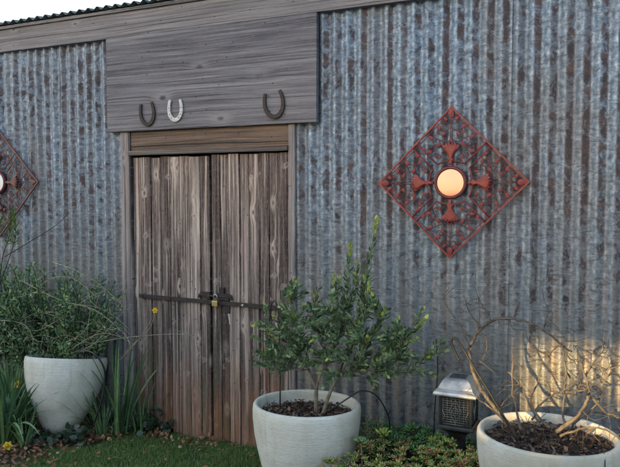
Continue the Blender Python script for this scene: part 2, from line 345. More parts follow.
def mesh_obj(name, vs, fs, mat, parent=None, smooth=None, bevel=0.0, local=False):
    off = Vector((0, 0, 0)) if (parent is None or local) else wloc(parent)
    me = bpy.data.meshes.new(name)
    V = np.asarray(vs, dtype=float).reshape(-1, 3) - np.array(off)
    if isinstance(fs, np.ndarray):
        k = fs.shape[1]; me.vertices.add(len(V)); me.vertices.foreach_set('co', V.ravel())
        me.loops.add(fs.size); me.loops.foreach_set('vertex_index', fs.ravel().astype(np.int32))
        me.polygons.add(len(fs)); me.polygons.foreach_set('loop_start', np.arange(0, fs.size, k, dtype=np.int32))
        me.update(calc_edges=True)
    else:
        me.from_pydata(V.tolist(), [], fs)
    if smooth is True: smooth = [True] * len(me.polygons)
    if smooth: me.polygons.foreach_set('use_smooth', smooth)
    me.validate(); me.update()
    me.materials.append(mat)
    o = bpy.data.objects.new(name, me); COL.objects.link(o)
    if parent is not None: o.parent = parent
    if bevel:
        b = o.modifiers.new('bevel', 'BEVEL'); b.width = bevel; b.segments = 2; b.limit_method = 'ANGLE'
    return o

def smooth_path(pts, n=4):
    P = [Vector(p) for p in pts]; out = []
    for i in range(len(P) - 1):
        p0 = P[max(i - 1, 0)]; p1 = P[i]; p2 = P[i + 1]; p3 = P[min(i + 2, len(P) - 1)]
        for k in range(n):
            t = k / n
            out.append(0.5 * ((2 * p1) + (p2 - p0) * t + (2 * p0 - 5 * p1 + 4 * p2 - p3) * t * t + (3 * p1 - p0 - 3 * p2 + p3) * t ** 3))
    out.append(P[-1]); return out

def taper(n, a, b): return [a + (b - a) * i / max(1, n - 1) for i in range(n)]

# leaf template in (along, across, up): folded blade
LEAF_V = np.array([(0, 0, 0), (0.3, 0.42, 0.08), (0.3, -0.42, 0.08), (0.3, 0, 0), (0.68, 0.40, 0.05), (0.68, -0.40, 0.05), (0.68, 0, -0.03), (1, 0, -0.12)])
LEAF_F = [(0, 3, 1), (0, 2, 3), (3, 6, 4, 1), (3, 2, 5, 6), (6, 7, 4), (6, 5, 7)]
LEAF_T = np.array([(0, 3, 1), (0, 2, 3), (3, 6, 4), (3, 4, 1), (3, 2, 5), (3, 5, 6), (6, 7, 4), (6, 5, 7)])
FAT_V = np.array([(0, 0, 0), (0.45, 0.36, 0.08), (0.45, -0.36, 0.08), (0.45, 0, 0.20), (0.45, 0, -0.12), (0.85, 0.38, 0.16), (0.85, -0.38, 0.16), (0.85, 0, 0.24), (0.85, 0, 0.02), (1.05, 0, 0.22)])
FAT_T = np.array([(0, 3, 1), (0, 2, 3), (0, 1, 4), (0, 4, 2), (1, 3, 7), (1, 7, 5), (3, 2, 6), (3, 6, 7), (2, 4, 8), (2, 8, 6), (4, 1, 5), (4, 5, 8), (5, 7, 9), (7, 6, 9), (6, 8, 9), (8, 5, 9)])
def leaves(P, D, N, Ls, Ws, tv=LEAF_V, tf=LEAF_T):
    P = np.asarray(P, float); D = np.asarray(D, float); N = np.asarray(N, float)
    D /= np.linalg.norm(D, axis=1, keepdims=True) + 1e-9
    A = np.cross(N, D); A /= np.linalg.norm(A, axis=1, keepdims=True) + 1e-9
    U = np.cross(D, A); Ls = np.asarray(Ls)[:, None, None]; Ws = np.asarray(Ws)[:, None, None]
    V = P[:, None, :] + D[:, None, :] * tv[None, :, 0:1] * Ls + A[:, None, :] * tv[None, :, 1:2] * Ws + U[:, None, :] * tv[None, :, 2:3] * Ls
    F = tf[None] + (np.arange(len(P)) * len(tv))[:, None, None]
    return V.reshape(-1, 3), F.reshape(-1, 3)
def unit(n):
    v = rng.normal(size=(n, 3)); return v / np.linalg.norm(v, axis=1, keepdims=True)

# ---------------------------------------------------------------- the ground
def h_ground(x, y): return 0.012 * mnoise.noise(Vector((x * 1.7, y * 1.7, 0.3)))
gv, gf = [], []
xs = np.concatenate([[-400, -80, -20], np.linspace(-6, 7, 90), [20, 80, 400]]); ys = np.concatenate([[-400, -80, -20], np.linspace(-7, 0.5, 60), [20, 80, 400]])
for yv in ys:
    for xv in xs: gv.append((xv, yv, (h_ground(xv, yv) if abs(xv) < 8 and -8 < yv < 1 else 0) - 0.03))
nx = len(xs)
gf = [(j * nx + i, j * nx + i + 1, (j + 1) * nx + i + 1, (j + 1) * nx + i) for j in range(len(ys) - 1) for i in range(nx - 1)]
g = mesh_obj('ground', gv, gf, M['ground'], None, True); g['kind'] = 'structure'

y_ = MB().box(-12, 9, -10.9, -1.75, -0.03, 0.0).build('added_bounce_paving', mat_simple('pale_bounce_concrete', (0.50, 0.48, 0.44), 0.9, 0, 0.15, 5, 0.3), None, 0.004); y_['kind'] = 'structure'  # pale slab added out of view to bounce light onto wall and plants
# ---------------------------------------------------------------- the shed
shed = thing('shed', 'old shed of rust streaked corrugated iron with weathered timber double doors', 'shed')
AMP = 0.0105
def cor(x): return AMP * math.sin(2 * math.pi * x / PITCH + math.pi / 2)
def sheet(x0, x1, z0, z1, yoff, tilt, seed, parent, name='cladding_sheet'):
    nx = max(8, int((x1 - x0) / PITCH * 14)); nz = max(6, int((z1 - z0) / 0.05)); vs = []
    for k in range(nz + 1):
        z = z0 + (z1 - z0) * k / nz
        for i in range(nx + 1):
            x = x0 + (x1 - x0) * i / nx
            dent = 0.0035 * mnoise.noise(Vector((x * 3.1, seed, z * 2.3))) + 0.0012 * mnoise.noise(Vector((x * 14, seed, z * 16)))
            amp = 1 + 0.35 * mnoise.noise(Vector((math.floor(x / PITCH + .25) * 3.3, seed, z * 1.1)))
            vs.append((x + tilt * (z - 1.3), -cor(x) * amp + yoff + dent, z))
    fs = [(k * (nx + 1) + i, k * (nx + 1) + i + 1, (k + 1) * (nx + 1) + i + 1, (k + 1) * (nx + 1) + i) for k in range(nz) for i in range(nx)]
    o = mesh_obj(name, vs, fs, M['iron'], parent, True)
    so = o.modifiers.new('thick', 'SOLIDIFY'); so.thickness = 0.0012; so.offset = 1
    return o
ws = 8 * PITCH
def run(x0, x1, z0=0.0, z1=2.83, start=0):
    x = x0; k = start
    while x < x1 - 0.01:
        e = min(x + ws + 0.02, x1)
        sheet(x, e, z0 + 0.01 * math.sin(k * 2.1), z1, -0.0018 * (k % 2), 0.002 * math.sin(k * 5.3), k * 1.7, shed); x += ws; k += 1
run(-0.66 - 7 * ws, -0.66, start=0)
run(0.585, 0.585 + 8 * ws, start=20)
sheet(-0.70, 0.62, 2.02, 2.83, 0.004, 0, 55, shed)
# side and back walls, roof
XL, XR, DEP = -0.66 - 7 * ws, 0.585 + 8 * ws, 3.6
def side(x):
    vs = []; n = int(DEP / PITCH * 8)
    for i in range(n + 1):
        y = 0.01 + DEP * i / n
        for z in (-0.05, 2.845 + 0.12 * i / n * DEP): vs.append((x + cor(y), y, z))
    return mesh_obj('side_wall', vs, [(2 * i, 2 * i + 2, 2 * i + 3, 2 * i + 1) for i in range(n)], M['iron'], shed, True)
side(XL); side(XR)
MB().box(XL, XR, DEP, DEP + 0.04, -0.05, 2.845 + 0.12 * DEP).build('back_wall', M['interior'], shed)
def roof():
    n = int((XR - XL + 0.2) / PITCH * 12); vs = []
    for i in range(n + 1):
        x = XL - 0.1 + (XR - XL + 0.2) * i / n
        w = 0.0115 * math.sin(2 * math.pi * x / PITCH)
        e = 0.006 * mnoise.noise(Vector((math.floor(x / 0.7) * 5.1, 2, 0)))
        for y in (-0.085 + e, 0.5, DEP + 0.1): vs.append((x, y, 2.856 + w + 0.12 * (y + 0.085) + e * 0.6))
    fs = [(3 * i + j, 3 * i + 3 + j, 3 * i + 4 + j, 3 * i + 1 + j) for i in range(n) for j in range(2)]
    o = mesh_obj('roof', vs, fs, M['roof'], shed, True); so = o.modifiers.new('t', 'SOLIDIFY'); so.thickness = 0.003
    return o
roof()

def plank(mb, x0, x1, y0, y1, z0, z1, along='x', seed=0.0, rough=0.0015, warp=0.0):
    """board with an uneven front (y0 is the front face, towards the camera) and slightly ragged edges"""
    if along == 'x': na, nb = max(4, int((x1 - x0) / 0.05)), max(3, int((z1 - z0) / 0.02))
    else: na, nb = max(3, int((x1 - x0) / 0.008)), max(6, int((z1 - z0) / 0.04))
    nxx, nzz = na, nb
    vs = []
    for k in range(nzz + 1):
        for i in range(nxx + 1):
            u, w = i / nxx, k / nzz
            x = x0 + (x1 - x0) * u; z = z0 + (z1 - z0) * w
            if along == 'x':
                q = mnoise.noise(Vector((x * 1.2, seed, z * 60))) * rough + mnoise.noise(Vector((x * 0.8, seed + 5, z * 6))) * rough * 1.5
                if k in (0, nzz): z += 0.002 * mnoise.noise(Vector((x * 6, seed, k))); q += 0.002
                if i in (0, nxx): q += 0.002
            else:
                q = mnoise.noise(Vector((x * 90, seed, z * 0.9))) * rough + mnoise.noise(Vector((x * 12, seed + 5, z * 0.8))) * rough * 1.5
                if i in (0, nxx): x += 0.0025 * mnoise.noise(Vector((seed, i, z * 7))); q += 0.003
                if k == 0: z += 0.006 * mnoise.noise(Vector((x * 40, seed, 1)))
            vs.append((x, y0 + q + warp * (u - 0.5) ** 2 * 4, z))
    W1 = nxx + 1; F = [(k * W1 + i, k * W1 + i + 1, (k + 1) * W1 + i + 1, (k + 1) * W1 + i) for k in range(nzz) for i in range(nxx)]
    b = len(vs); rim = [i for i in range(nxx + 1)] + [k * W1 + nxx for k in range(1, nzz + 1)] + [nzz * W1 + i for i in range(nxx - 1, -1, -1)] + [k * W1 for k in range(nzz - 1, 0, -1)]
    for r in rim: vs.append((vs[r][0], y1, vs[r][2]))
    m = len(rim)
    F += [(rim[(i + 1) % m], rim[i], b + i, b + (i + 1) % m) for i in range(m)]
    mb.add(vs, F)
    return mb

# fascia: upper cap strip, main board in two lengths, thin shadow board below
o = plank(MB(), XL - 0.02, -1.62, -0.040, 0.012, 2.660, 2.817, 'x', 1.1).build('fascia_board', M['fascia'], shed)
o = plank(MB(), -1.617, 2.9, -0.043, 0.012, 2.657, 2.817, 'x', 2.1).build('fascia_board', M['fascia'], shed)
o = plank(MB(), 2.903, XR + 0.02, -0.040, 0.012, 2.659, 2.817, 'x', 2.6).build('fascia_board', M['fascia'], shed)
plank(MB(), XL - 0.02, XR + 0.02, -0.058, 0.012, 2.820, 2.840, 'x', 3.1).build('fascia_cap', M['fascia'], shed)
# board over the door: one wide and one narrower plank with a split between
sb = MB()
plank(sb, -0.808, 0.768, -0.052, -0.016, 2.022, 2.395, 'x', 4.1)
plank(sb, -0.808, 0.768, -0.0505, -0.016, 2.397, 2.653, 'x', 6.1)
sb.build('door_head_board', M['board'], shed)
# door frame
plank(MB(), -0.715, -0.632, -0.028, 0.05, -0.03, 2.019, 'z', 7.7).build('door_post', M['post'], shed)
plank(MB(), 0.572, 0.612, -0.028, 0.05, -0.03, 2.019, 'z', 8.7).build('door_post', M['post'], shed)
plank(MB(), -0.630, 0.570, -0.020, 0.06, 1.893, 2.019, 'x', 9.7).build('header_beam', M['header'], shed)
plank(MB(), -0.640, 0.571, -0.045, 0.05, 1.862, 1.890, 'x', 10.7).build('lintel_strip', M['lintel'], shed)

def leaf_door(xs, bots, seed, tops):
    mb = MB()
    for i in range(len(xs) - 1):
        yy = -0.010 + 0.005 * math.sin(seed + i * 2.7)
        plank(mb, xs[i] + (0.001 if i % 2 else 0.0042), xs[i + 1] - (0.0042 if i % 2 else 0.001), yy, 0.035, bots[i], tops[i], 'z', seed + i * 3.3, 0.003)
    return mb
SH = 0.03
dl = leaf_door([-0.630, -0.560, -0.477, -0.398, -0.318, -0.243, -0.165, -0.082, -0.008], [0.02, 0.015, 0.0, 0.01, -0.005, -0.012, -0.016, -0.022], 1.0,
               [1.846, 1.848, 1.842, 1.85, 1.845, 1.848, 1.842, 1.845]).build('door', M['door'], shed)
dr = leaf_door([0.008, 0.075, 0.137, 0.216, 0.285, 0.357, 0.429, 0.500, 0.568], [-0.03, -0.02, -0.03, -0.028, -0.026, -0.022, -0.02, -0.02], 31.0,
               [1.852, 1.849, 1.853, 1.850, 1.848, 1.853, 1.850, 1.852]).build('door', M['door'], shed)
# door ironwork: hasp plate, sliding bolt, key hole, pale patch, grip
mb = MB(); mb.box(0.02, 0.115, -0.026, -0.007, 0.920, 0.962); mb.box(0.045, 0.075, -0.024, -0.006, 0.962, 1.0)
mb.tube([(-0.115, -0.022, 0.945), (0.13, -0.022, 0.938)], 0.0075, 8)
mb.tube([(-0.115, -0.022, 0.945), (-0.115, -0.03, 0.925)], 0.006, 8); mb.tube([(0.10, -0.022, 0.955), (0.128, -0.024, 0.95), (0.132, -0.024, 0.925)], 0.009, 8)
mb.box(-0.09, -0.03, -0.027, -0.007, 0.925, 0.965)
for px, pz in ((0.03, 0.955), (0.105, 0.955), (-0.085, 0.958), (0.06, 0.99), (-0.06, 0.93)): mb.lathe([(0.006, 0), (0.004, 0.003)], (px, -0.028, pz), 8)
mb.build('hasp', M['rustblack'], dr, 0.001)
MB().box(0.078, 0.118, -0.025, -0.007, 0.838, 0.886).build('key_plate', M['plastic'], dr, 0.002)
mb = MB(); mb.add([(0.100, -0.0185, 0.836), (0.118, -0.0185, 0.835), (0.120, -0.018, 0.80), (0.121, -0.018, 0.77), (0.114, -0.0185, 0.765), (0.108, -0.019, 0.80)], [(0, 5, 4, 3, 2, 1)])
mb.build('pale_scrape', mat_simple('bare_pale_wood', (0.42, 0.43, 0.45), 0.85, 0, 0.3, 90, 0.4), dr)
# locking bar across both leaves
mb = MB(); yb = -0.03
mb.add([(x, y, z0 + dz) for x, z0 in ((-0.588, 0.908), (0.535, 0.900)) for y in (yb, yb - 0.008) for dz in (-0.013, 0.013)],
       [(0, 1, 3, 2), (4, 6, 7, 5), (0, 4, 5, 1), (2, 3, 7, 6), (0, 2, 6, 4), (1, 5, 7, 3)])
mb.box(-0.575, -0.545, -0.03, 0.004, 0.897, 0.919); mb.box(0.495, 0.525, -0.03, 0.004, 0.89, 0.911); mb.box(-0.05, -0.02, -0.03, 0.004, 0.894, 0.916)
bar = mb.build('locking_bar', M['rustblack'], shed, 0.0015)
for px, pz in ((-0.555, 0.908), (0.235, 0.902), (0.515, 0.900), (-0.33, 0.906)):
    m2 = MB(); m2.add([(px + 0.0075 * math.cos(a * math.pi / 3), y, pz + 0.0075 * math.sin(a * math.pi / 3)) for y in (-0.0375, -0.045) for a in range(6)],
                      [tuple(range(5, -1, -1)), tuple(range(6, 12))] + [(i, (i + 1) % 6, 6 + (i + 1) % 6, 6 + i) for i in range(6)])
    m2.build('bolt', M['bolt'] if px > 0 else M['rustblack'], bar)

for o_ in (dr,):
    for c_ in o_.children: c_.location.x += SH
bar.location.x += 0.02
# padlock
pl = thing('padlock', 'small brass padlock hanging from the bolt where the two doors meet', 'padlock', (0.028, -0.05, 0.875))
MB().box(0.007, 0.049, -0.062, -0.046, 0.883, 0.918).build('lock_body', M['brass'], pl, 0.003)
MB().tube([(0.015, -0.054, 0.917)] + [(0.028 - 0.013 * math.cos(a), -0.054 + 0.004, 0.945 + 0.013 * math.sin(a)) for a in np.linspace(0, math.pi, 9)] + [(0.041, -0.054, 0.917)], 0.0032, 8).build('shackle', M['steel'], pl)
pl.location.x += SH

# ---------------------------------------------------------------- horseshoes
def horseshoe(cx, cz, w, h, rot, mat, label):
    t = thing('horseshoe', label, 'horseshoe', (cx, -0.055, cz - h / 2), 'horseshoes nailed over the doors')
    pts = []; N = 30
    for i in range(N + 1):
        a = math.pi * 1.0 * i / N * 1.44 + math.pi * (1 - 0.22); pts.append(a)
    cen = [Vector((math.cos(a) * w / 2 * (1 + 0.02 * max(0, math.sin(a))), 0, math.sin(a) * (h * 0.5 if math.sin(a) < 0 else h * 0.68))) for a in pts]
    # legs run up and lean in a little
    outl = []; inn = []
    for i, p in enumerate(cen):
        tng = (cen[min(i + 1, N)] - cen[max(i - 1, 0)]).normalized(); nr = Vector((tng.z, 0, -tng.x))
        bw = 0.0115 * (0.80 + 0.35 * math.sin(math.pi * i / N))
        outl.append(p + nr * bw); inn.append(p - nr * bw)
    cr, sr = math.cos(rot), math.sin(rot)
    vs = []
    for y in (-0.066, -0.055):
        for q in outl + inn: vs.append((cx + q.x * cr - q.z * sr, y, cz + q.x * sr + q.z * cr))
    n = N + 1; fs = []
    for i in range(N):
        fs += [(i, i + 1, n + i + 1, n + i), (2 * n + i, 3 * n + i, 3 * n + i + 1, 2 * n + i + 1), (i, 2 * n + i, 2 * n + i + 1, i + 1), (n + i, n + i + 1, 3 * n + i + 1, 3 * n + i)]
    fs += [(0, n, 3 * n, 2 * n), (N, 2 * n + N, 3 * n + N, n + N)]
    mb = MB(); mb.add(vs, fs); mb.build('shoe', mat, t, 0.002)
    for i in (4, 8, 11, 19, 22, 26):
        q = cen[i]; nb = MB(); nb.box(cx + q.x * cr - q.z * sr - 0.003, cx + q.x * cr - q.z * sr + 0.003, -0.0675, -0.064, cz + q.x * sr + q.z * cr - 0.003, cz + q.x * sr + q.z * cr + 0.003)
        nb.build('nail', M['plastic'], t)
horseshoe(-0.457, 2.135, 0.108, 0.15, R_(6), M['rustblack'], 'dark rusty horseshoe nailed beside the white one over the left door')
horseshoe(-0.230, 2.148, 0.098, 0.138, R_(0), M['whiteshoe'], 'white painted horseshoe nailed to the board over the doors')
horseshoe(0.492, 2.143, 0.125, 0.16, R_(8), M['rustblack'], 'larger dark horseshoe nailed alone over the right door')

# ---------------------------------------------------------------- medallions
def medallion(cx, cz, R, mats, label):
    mf, mo, mm = mats; Y = -0.03
    t = thing('wall_medallion', label, 'wall ornament', (cx, Y, cz - R), 'diamond scrollwork wall medallions')
    P = lambda x, z, y=Y: (cx + x, y, cz + z)
    fr = MB(); c = [(0, R), (R, 0), (0, -R), (-R, 0)]
    for i in range(4):
        a, b = Vector((c[i][0], 0, c[i][1])), Vector((c[(i + 1) % 4][0], 0, c[(i + 1) % 4][1]))
        d = (b - a).normalized(); nrm = Vector((d.z, 0, -d.x)); ins = -nrm if (nrm.dot(a + b) > 0) else nrm
        for off, w in ((0.0, 0.0055),):
            q = [a + ins * off, b + ins * off, b + ins * (off + 2 * w) - d * 0, a + ins * (off + 2 * w)]
            q = [a, b, b * (1 - 2.3 * w / R), a * (1 - 2.3 * w / R)]
            fr.prism([(cx + v.x, cz + v.z) for v in q], Y - 0.006, Y + 0.006)
        a2, b2 = a * 0.93, b * 0.93
        fr.tube([P(a2.x, a2.z), P(b2.x, b2.z)], 0.0022, 5)
    fr.build('frame', mf, t)
    cb = MB()
    for k in range(4):
        a = math.pi / 4 + k * math.pi / 2; d = Vector((math.cos(a), 0, math.sin(a))); s = Vector((-d.z, 0, d.x))
        for o in (-0.017, 0.017):
            p, q = d * 0.125 + s * o, d * (R / math.sqrt(2) - 0.006) + s * o
            cb.tube([P(p.x, p.z), P(q.x, q.z)], 0.0042, 5)
        # arcs joining neighbouring bars around the ring
        r2 = 0.13; pts = [P(r2 * math.cos(a + w) * (1 - 0.10 * math.sin(w * 2)), r2 * math.sin(a + w) * (1 - 0.10 * math.sin(w * 2))) for w in np.linspace(0.13, math.pi / 2 - 0.13, 9)]
        cb.tube(pts, 0.0045, 5)
    cb.build('cross_bars', mf, t)
    ring = MB(); pr = []
    n = 40
    vs = []; prof = [(0.072, -0.012), (0.078, -0.017), (0.086, -0.015), (0.090, -0.006), (0.090, 0.004), (0.072, 0.004)]
    for r, yy in prof:
        for k in range(n): vs.append(P(r * math.cos(2 * math.pi * k / n), r * math.sin(2 * math.pi * k / n), Y + yy))
    m = len(prof); fs = [(i * n + k, ((i + 1) % m) * n + k, ((i + 1) % m) * n + (k + 1) % n, i * n + (k + 1) % n) for i in range(m) for k in range(n)]
    ring.add(vs, fs, True); ring.build('mirror_ring', mo, t)
    mi = MB(); mi.add([P(0.074 * math.cos(2 * math.pi * k / n), 0.074 * math.sin(2 * math.pi * k / n), Y - 0.009) for k in range(n)] + [P(0.074 * math.cos(2 * math.pi * k / n), 0.074 * math.sin(2 * math.pi * k / n), Y - 0.003) for k in range(n)],
                      [tuple(range(n)), tuple(range(2 * n - 1, n - 1, -1))] + [(k, n + k, n + (k + 1) % n, (k + 1) % n) for k in range(n)])
    mi.build('mirror', mm, t)
    first_leaf = None; first_fin = None
    scr = MB()
    for k in range(4):
        a = k * math.pi / 2; d = Vector((math.cos(a), 0, math.sin(a))); s = Vector((-d.z, 0, d.x))
        # finial: bell with a waist and a fanned end
        fo = [(0.094, 0.009), (0.112, 0.008), (0.118, 0.017), (0.126, 0.017), (0.132, 0.008), (0.145, 0.012), (0.162, 0.022), (0.180, 0.040), (0.196, 0.047), (0.205, 0.043), (0.196, 0.034), (0.212, 0.027), (0.203, 0.016), (0.219, 0.009), (0.210, 0.003), (0.221, 0)]
        ol = fo + [(u, -w) for u, w in fo[::-1] if w > 0]
        if first_fin is None:
            mb = MB()
            vs = [((d * u + s * w).x, Y - wl_y(yy, w), (d * u + s * w).z) for yy in (0,) for u, w in ol] if False else None
            nn = len(ol); V = []
            for yy in (0.008, -0.010, -0.015):
                q = 1.0 if yy != -0.015 else 0.55
                for u, w in ol:
                    uu = 0.158 + (u - 0.158) * (1 if q == 1 else 0.82); V.append((uu, yy, w * q))
            F = [tuple(range(nn)), tuple(range(3 * nn - 1, 2 * nn - 1, -1))]
            for lv in range(2): F += [(lv * nn + i, (lv + 1) * nn + i, (lv + 1) * nn + (i + 1) % nn, lv * nn + (i + 1) % nn) for i in range(nn)]
            mb.add(V, F)
            f = mb.build('finial', mf, t, 0.0, True); f.location = (0, 0, R); first_fin = f
        else:
            f = first_fin.copy(); COL.objects.link(f); f.parent = t
        f.rotation_euler = (0, -a, 0)
        # stems to the corner
        for o in (-0.006, 0.006):
            p, q = d * 0.21 + s * o, d * (R * 0.93) + s * o * 0.3
            scr.tube([P(p.x, p.z), P(q.x, q.z)], 0.0022, 5)
        spots = [(0.375, 0.0, 0.0, 0.038)]
        for sg in (-1, 1):
            for (u0, w0, u1, w1, cu, cw, cr) in ((0.30, 0.0, 0.285, 0.055, 0.275, 0.055, 0.020), (0.23, 0.004, 0.235, 0.07, 0.225, 0.078, 0.026), (0.23, 0.004, 0.19, 0.115, 0.185, 0.10, 0.024), (0.33, 0.0, 0.325, 0.03, 0.327, 0.035, 0.012), (0.13, 0.06, 0.16, 0.09, 0.150, 0.078, 0.017)):
                pts = [Vector((u0, 0, w0 * sg)), Vector(((u0 + u1) / 2 - 0.012, 0, (w0 + w1) / 2 * sg))]
                th0 = math.atan2(w1 - cw, u1 - cu)
                for i in range(14):
                    w_ = i / 13; an = 0.6 + w_ * 7.5; rr = cr * (1 - 0.7 * w_)
                    pts.append(Vector((cu + rr * math.cos(an), 0, sg * (cw + rr * math.sin(an)))))
                pp = [d * q.x + s * q.z for q in smooth_path(pts, 2)]
                scr.tube([P(q.x, q.z) for q in pp], 0.0024, 4)
            for (u, w, ang, sz) in ((0.345, 0.032, 0.9, 0.020), (0.30, 0.070, 1.2, 0.024), (0.262, 0.042, 2.2, 0.020), (0.245, 0.112, 1.0, 0.023), (0.205, 0.068, 2.4, 0.022), (0.168, 0.118, 1.6, 0.022), (0.185, 0.150, 0.6, 0.020), (0.140, 0.060, 2.9, 0.017)):
                spots.append((u, w * sg, ang * sg, sz))
        for (u, w, ang, sz) in spots:
            if first_leaf is None:
                sp = [(math.cos(q) * 0.5, math.sin(q) * 0.30 * (1 - 0.35 * math.cos(q))) for q in np.linspace(0, 2 * math.pi, 12, endpoint=False)]
                V = [(x, yy, z) for yy, sc in ((0.12, 1), (-0.10, 0.9)) for x, z in [(p_[0] * sc, p_[1] * sc) for p_ in sp]] + [(0, -0.2, 0)]
                F = [tuple(range(12))] + [(i, 12 + i, 12 + (i + 1) % 12, (i + 1) % 12) for i in range(12)] + [(12 + i, 24, 12 + (i + 1) % 12) for i in range(12)]
                lm = MB(); lm.add(V, F); lf = lm.build('leaf_ornament', mf, t, 0, True); first_leaf = lf
            else:
                lf = first_leaf.copy(); COL.objects.link(lf); lf.parent = t
            q = d * u + s * w; lf.location = (q.x, -0.004, R + q.z); lf.rotation_euler = (0, -(a + ang), 0)
            z_ = sz * 1.45; lf.scale = (z_, z_ * 0.5, z_)
    scr.build('scrollwork', mo, t)
    return t
medallion(1.56, 1.660, 0.413, (M['redmetal'], M['darkred'], M['amber_mirror']), 'red metal diamond medallion on the wall right of the doors, its mirror glowing cream')
medallion(-1.905, 1.690, 0.425, (M['brownmetal'], M['darkred'], M['mirror']), 'faded brownish red diamond medallion at the left edge, its mirror pale blue')

# ---------------------------------------------------------------- planters
PROF = [(0.10, 0.0), (0.135, 0.012), (0.165, 0.05), (0.200, 0.115), (0.232, 0.20), (0.256, 0.29), (0.272, 0.37), (0.281, 0.44), (0.283, 0.49), (0.281, 0.512), (0.276, 0.521),
        (0.266, 0.523), (0.258, 0.518), (0.256, 0.505), (0.257, 0.46), (0.25, 0.40), (0.10, 0.38)]
PROF_L = [(0.055, 0.0), (0.085, 0.010), (0.115, 0.045), (0.155, 0.11), (0.200, 0.19), (0.240, 0.28), (0.266, 0.37), (0.279, 0.44), (0.283, 0.49)] + PROF[9:]
def planter(loc, sc, tilt, label, zs=1.0, soil=0.455, prof=PROF, mat='pot'):
    t = thing('planter_pot', label, 'planter', loc, 'pale round planters along the shed')
    t.rotation_euler = tilt
    pr = [(r * sc, z * zs) for r, z in prof]
    fine = []
    for (a, b) in zip(pr[:-1], pr[1:]):
        n = max(1, int(abs(b[1] - a[1]) / 0.02))
        fine += [(a[0] + (b[0] - a[0]) * k / n, a[1] + (b[1] - a[1]) * k / n) for k in range(n)]
    fine.append(pr[-1])
    b = MB(); b.lathe(fine, (0, 0, 0), 96)
    o = b.build('pot', M[mat], t, 0, True)
    n = 48; rings = 9; vs = [(0, 0, soil * zs + 0.01)]; R0 = 0.256 * sc
    for j in range(1, rings + 1):
        for k in range(n):
            a = 2 * math.pi * k / n; r = R0 * j / rings; x, y = r * math.cos(a), r * math.sin(a)
            vs.append((x, y, soil * zs + 0.012 * mnoise.noise(Vector((x * 22 + loc[0], y * 22, 1))) + 0.008 * mnoise.noise(Vector((x * 60, y * 60, 4)))))
    fs = [(0, 1 + k, 1 + (k + 1) % n) for k in range(n)] + [(1 + j * n + k, 1 + (j + 1) * n + k, 1 + (j + 1) * n + (k + 1) % n, 1 + j * n + (k + 1) % n) for j in range(rings - 1) for k in range(n)]
    mesh_obj('soil', vs, fs, M['soil'], t, True, 0, True)
    m = 900; rr = np.sqrt(rng.random(m)) * R0 * 0.95; aa = rng.random(m) * 6.283
    P = np.stack([rr * np.cos(aa), rr * np.sin(aa), np.full(m, soil * zs + 0.004) + rng.random(m) * 0.016], 1)
    D = unit(m); D[:, 2] *= 0.35; N = unit(m) * 0.5 + np.array([0, 0, 1])
    V, F = leaves(P, D, N, 0.015 + rng.random(m) ** 2 * 0.03, 0.008 + rng.random(m) * 0.014)
    mu = mesh_obj('mulch', V, F, M['mulch'], t, None, 0, True); mu['kind'] = 'stuff'
    return t
potM = planter((0.936, -0.555, -0.012), 1.0, (R_(-2.5), 0, 0), 'pale round planter in front of the right door holding the leafy shrub')
potR = planter((2.134, -0.60, 0.0), 1.07, (R_(-1), 0, 0), 'sunlit cream planter in the right corner holding the bare twiggy shrub', 1.06, 0.475, PROF, 'potwarm')
potL = planter((-0.985, -0.36, -0.02), 0.95, (R_(-11), R_(-2.5), 0), 'pale grey planter at the left, tilted back among the strap leaves', 1.0, 0.44, PROF_L)

# black inner nursery pot rim / irrigation tubes
mb = MB(); p = [(1.05, -0.50, 0.47), (1.14, -0.47, 0.54), (1.20, -0.42, 0.575), (1.26, -0.37, 0.545), (1.30, -0.32, 0.45), (1.31, -0.29, 0.36), (1.31, -0.28, 0.02)]
tag(mb.tube(smooth_path(p, 5), 0.0042, 6).build('irrigation_tube', M['plastic']), 'black tube arching out of the middle planter to the ground cover', 'tube')
mb = MB(); p = [(1.49, -0.03, 0.0), (1.485, -0.035, 0.35), (1.50, -0.03, 0.62), (1.49, -0.03, 0.80)]
tag(mb.tube(smooth_path(p, 5), 0.004, 6).build('cable', M['plastic']), 'thin black cable running up the iron wall behind the leafy shrub', 'cable')

# ---------------------------------------------------------------- shepherd hooks
def hook(pts, r, label):
    tag(MB().tube(smooth_path(pts, 6), r, 8).build('shepherd_hook', M['black']), label, 'garden hook', 'black garden hooks')
hook([(0.776, -0.53, 0.36), (0.776, -0.53, 0.70), (0.768, -0.53, 0.96), (0.757, -0.53, 1.015), (0.742, -0.53, 1.03), (0.725, -0.53, 1.01), (0.720, -0.53, 0.96), (0.722, -0.53, 0.93), (0.733, -0.53, 0.925)],
     0.0042, 'black crook topped rod standing in the middle planter against the locking bar')

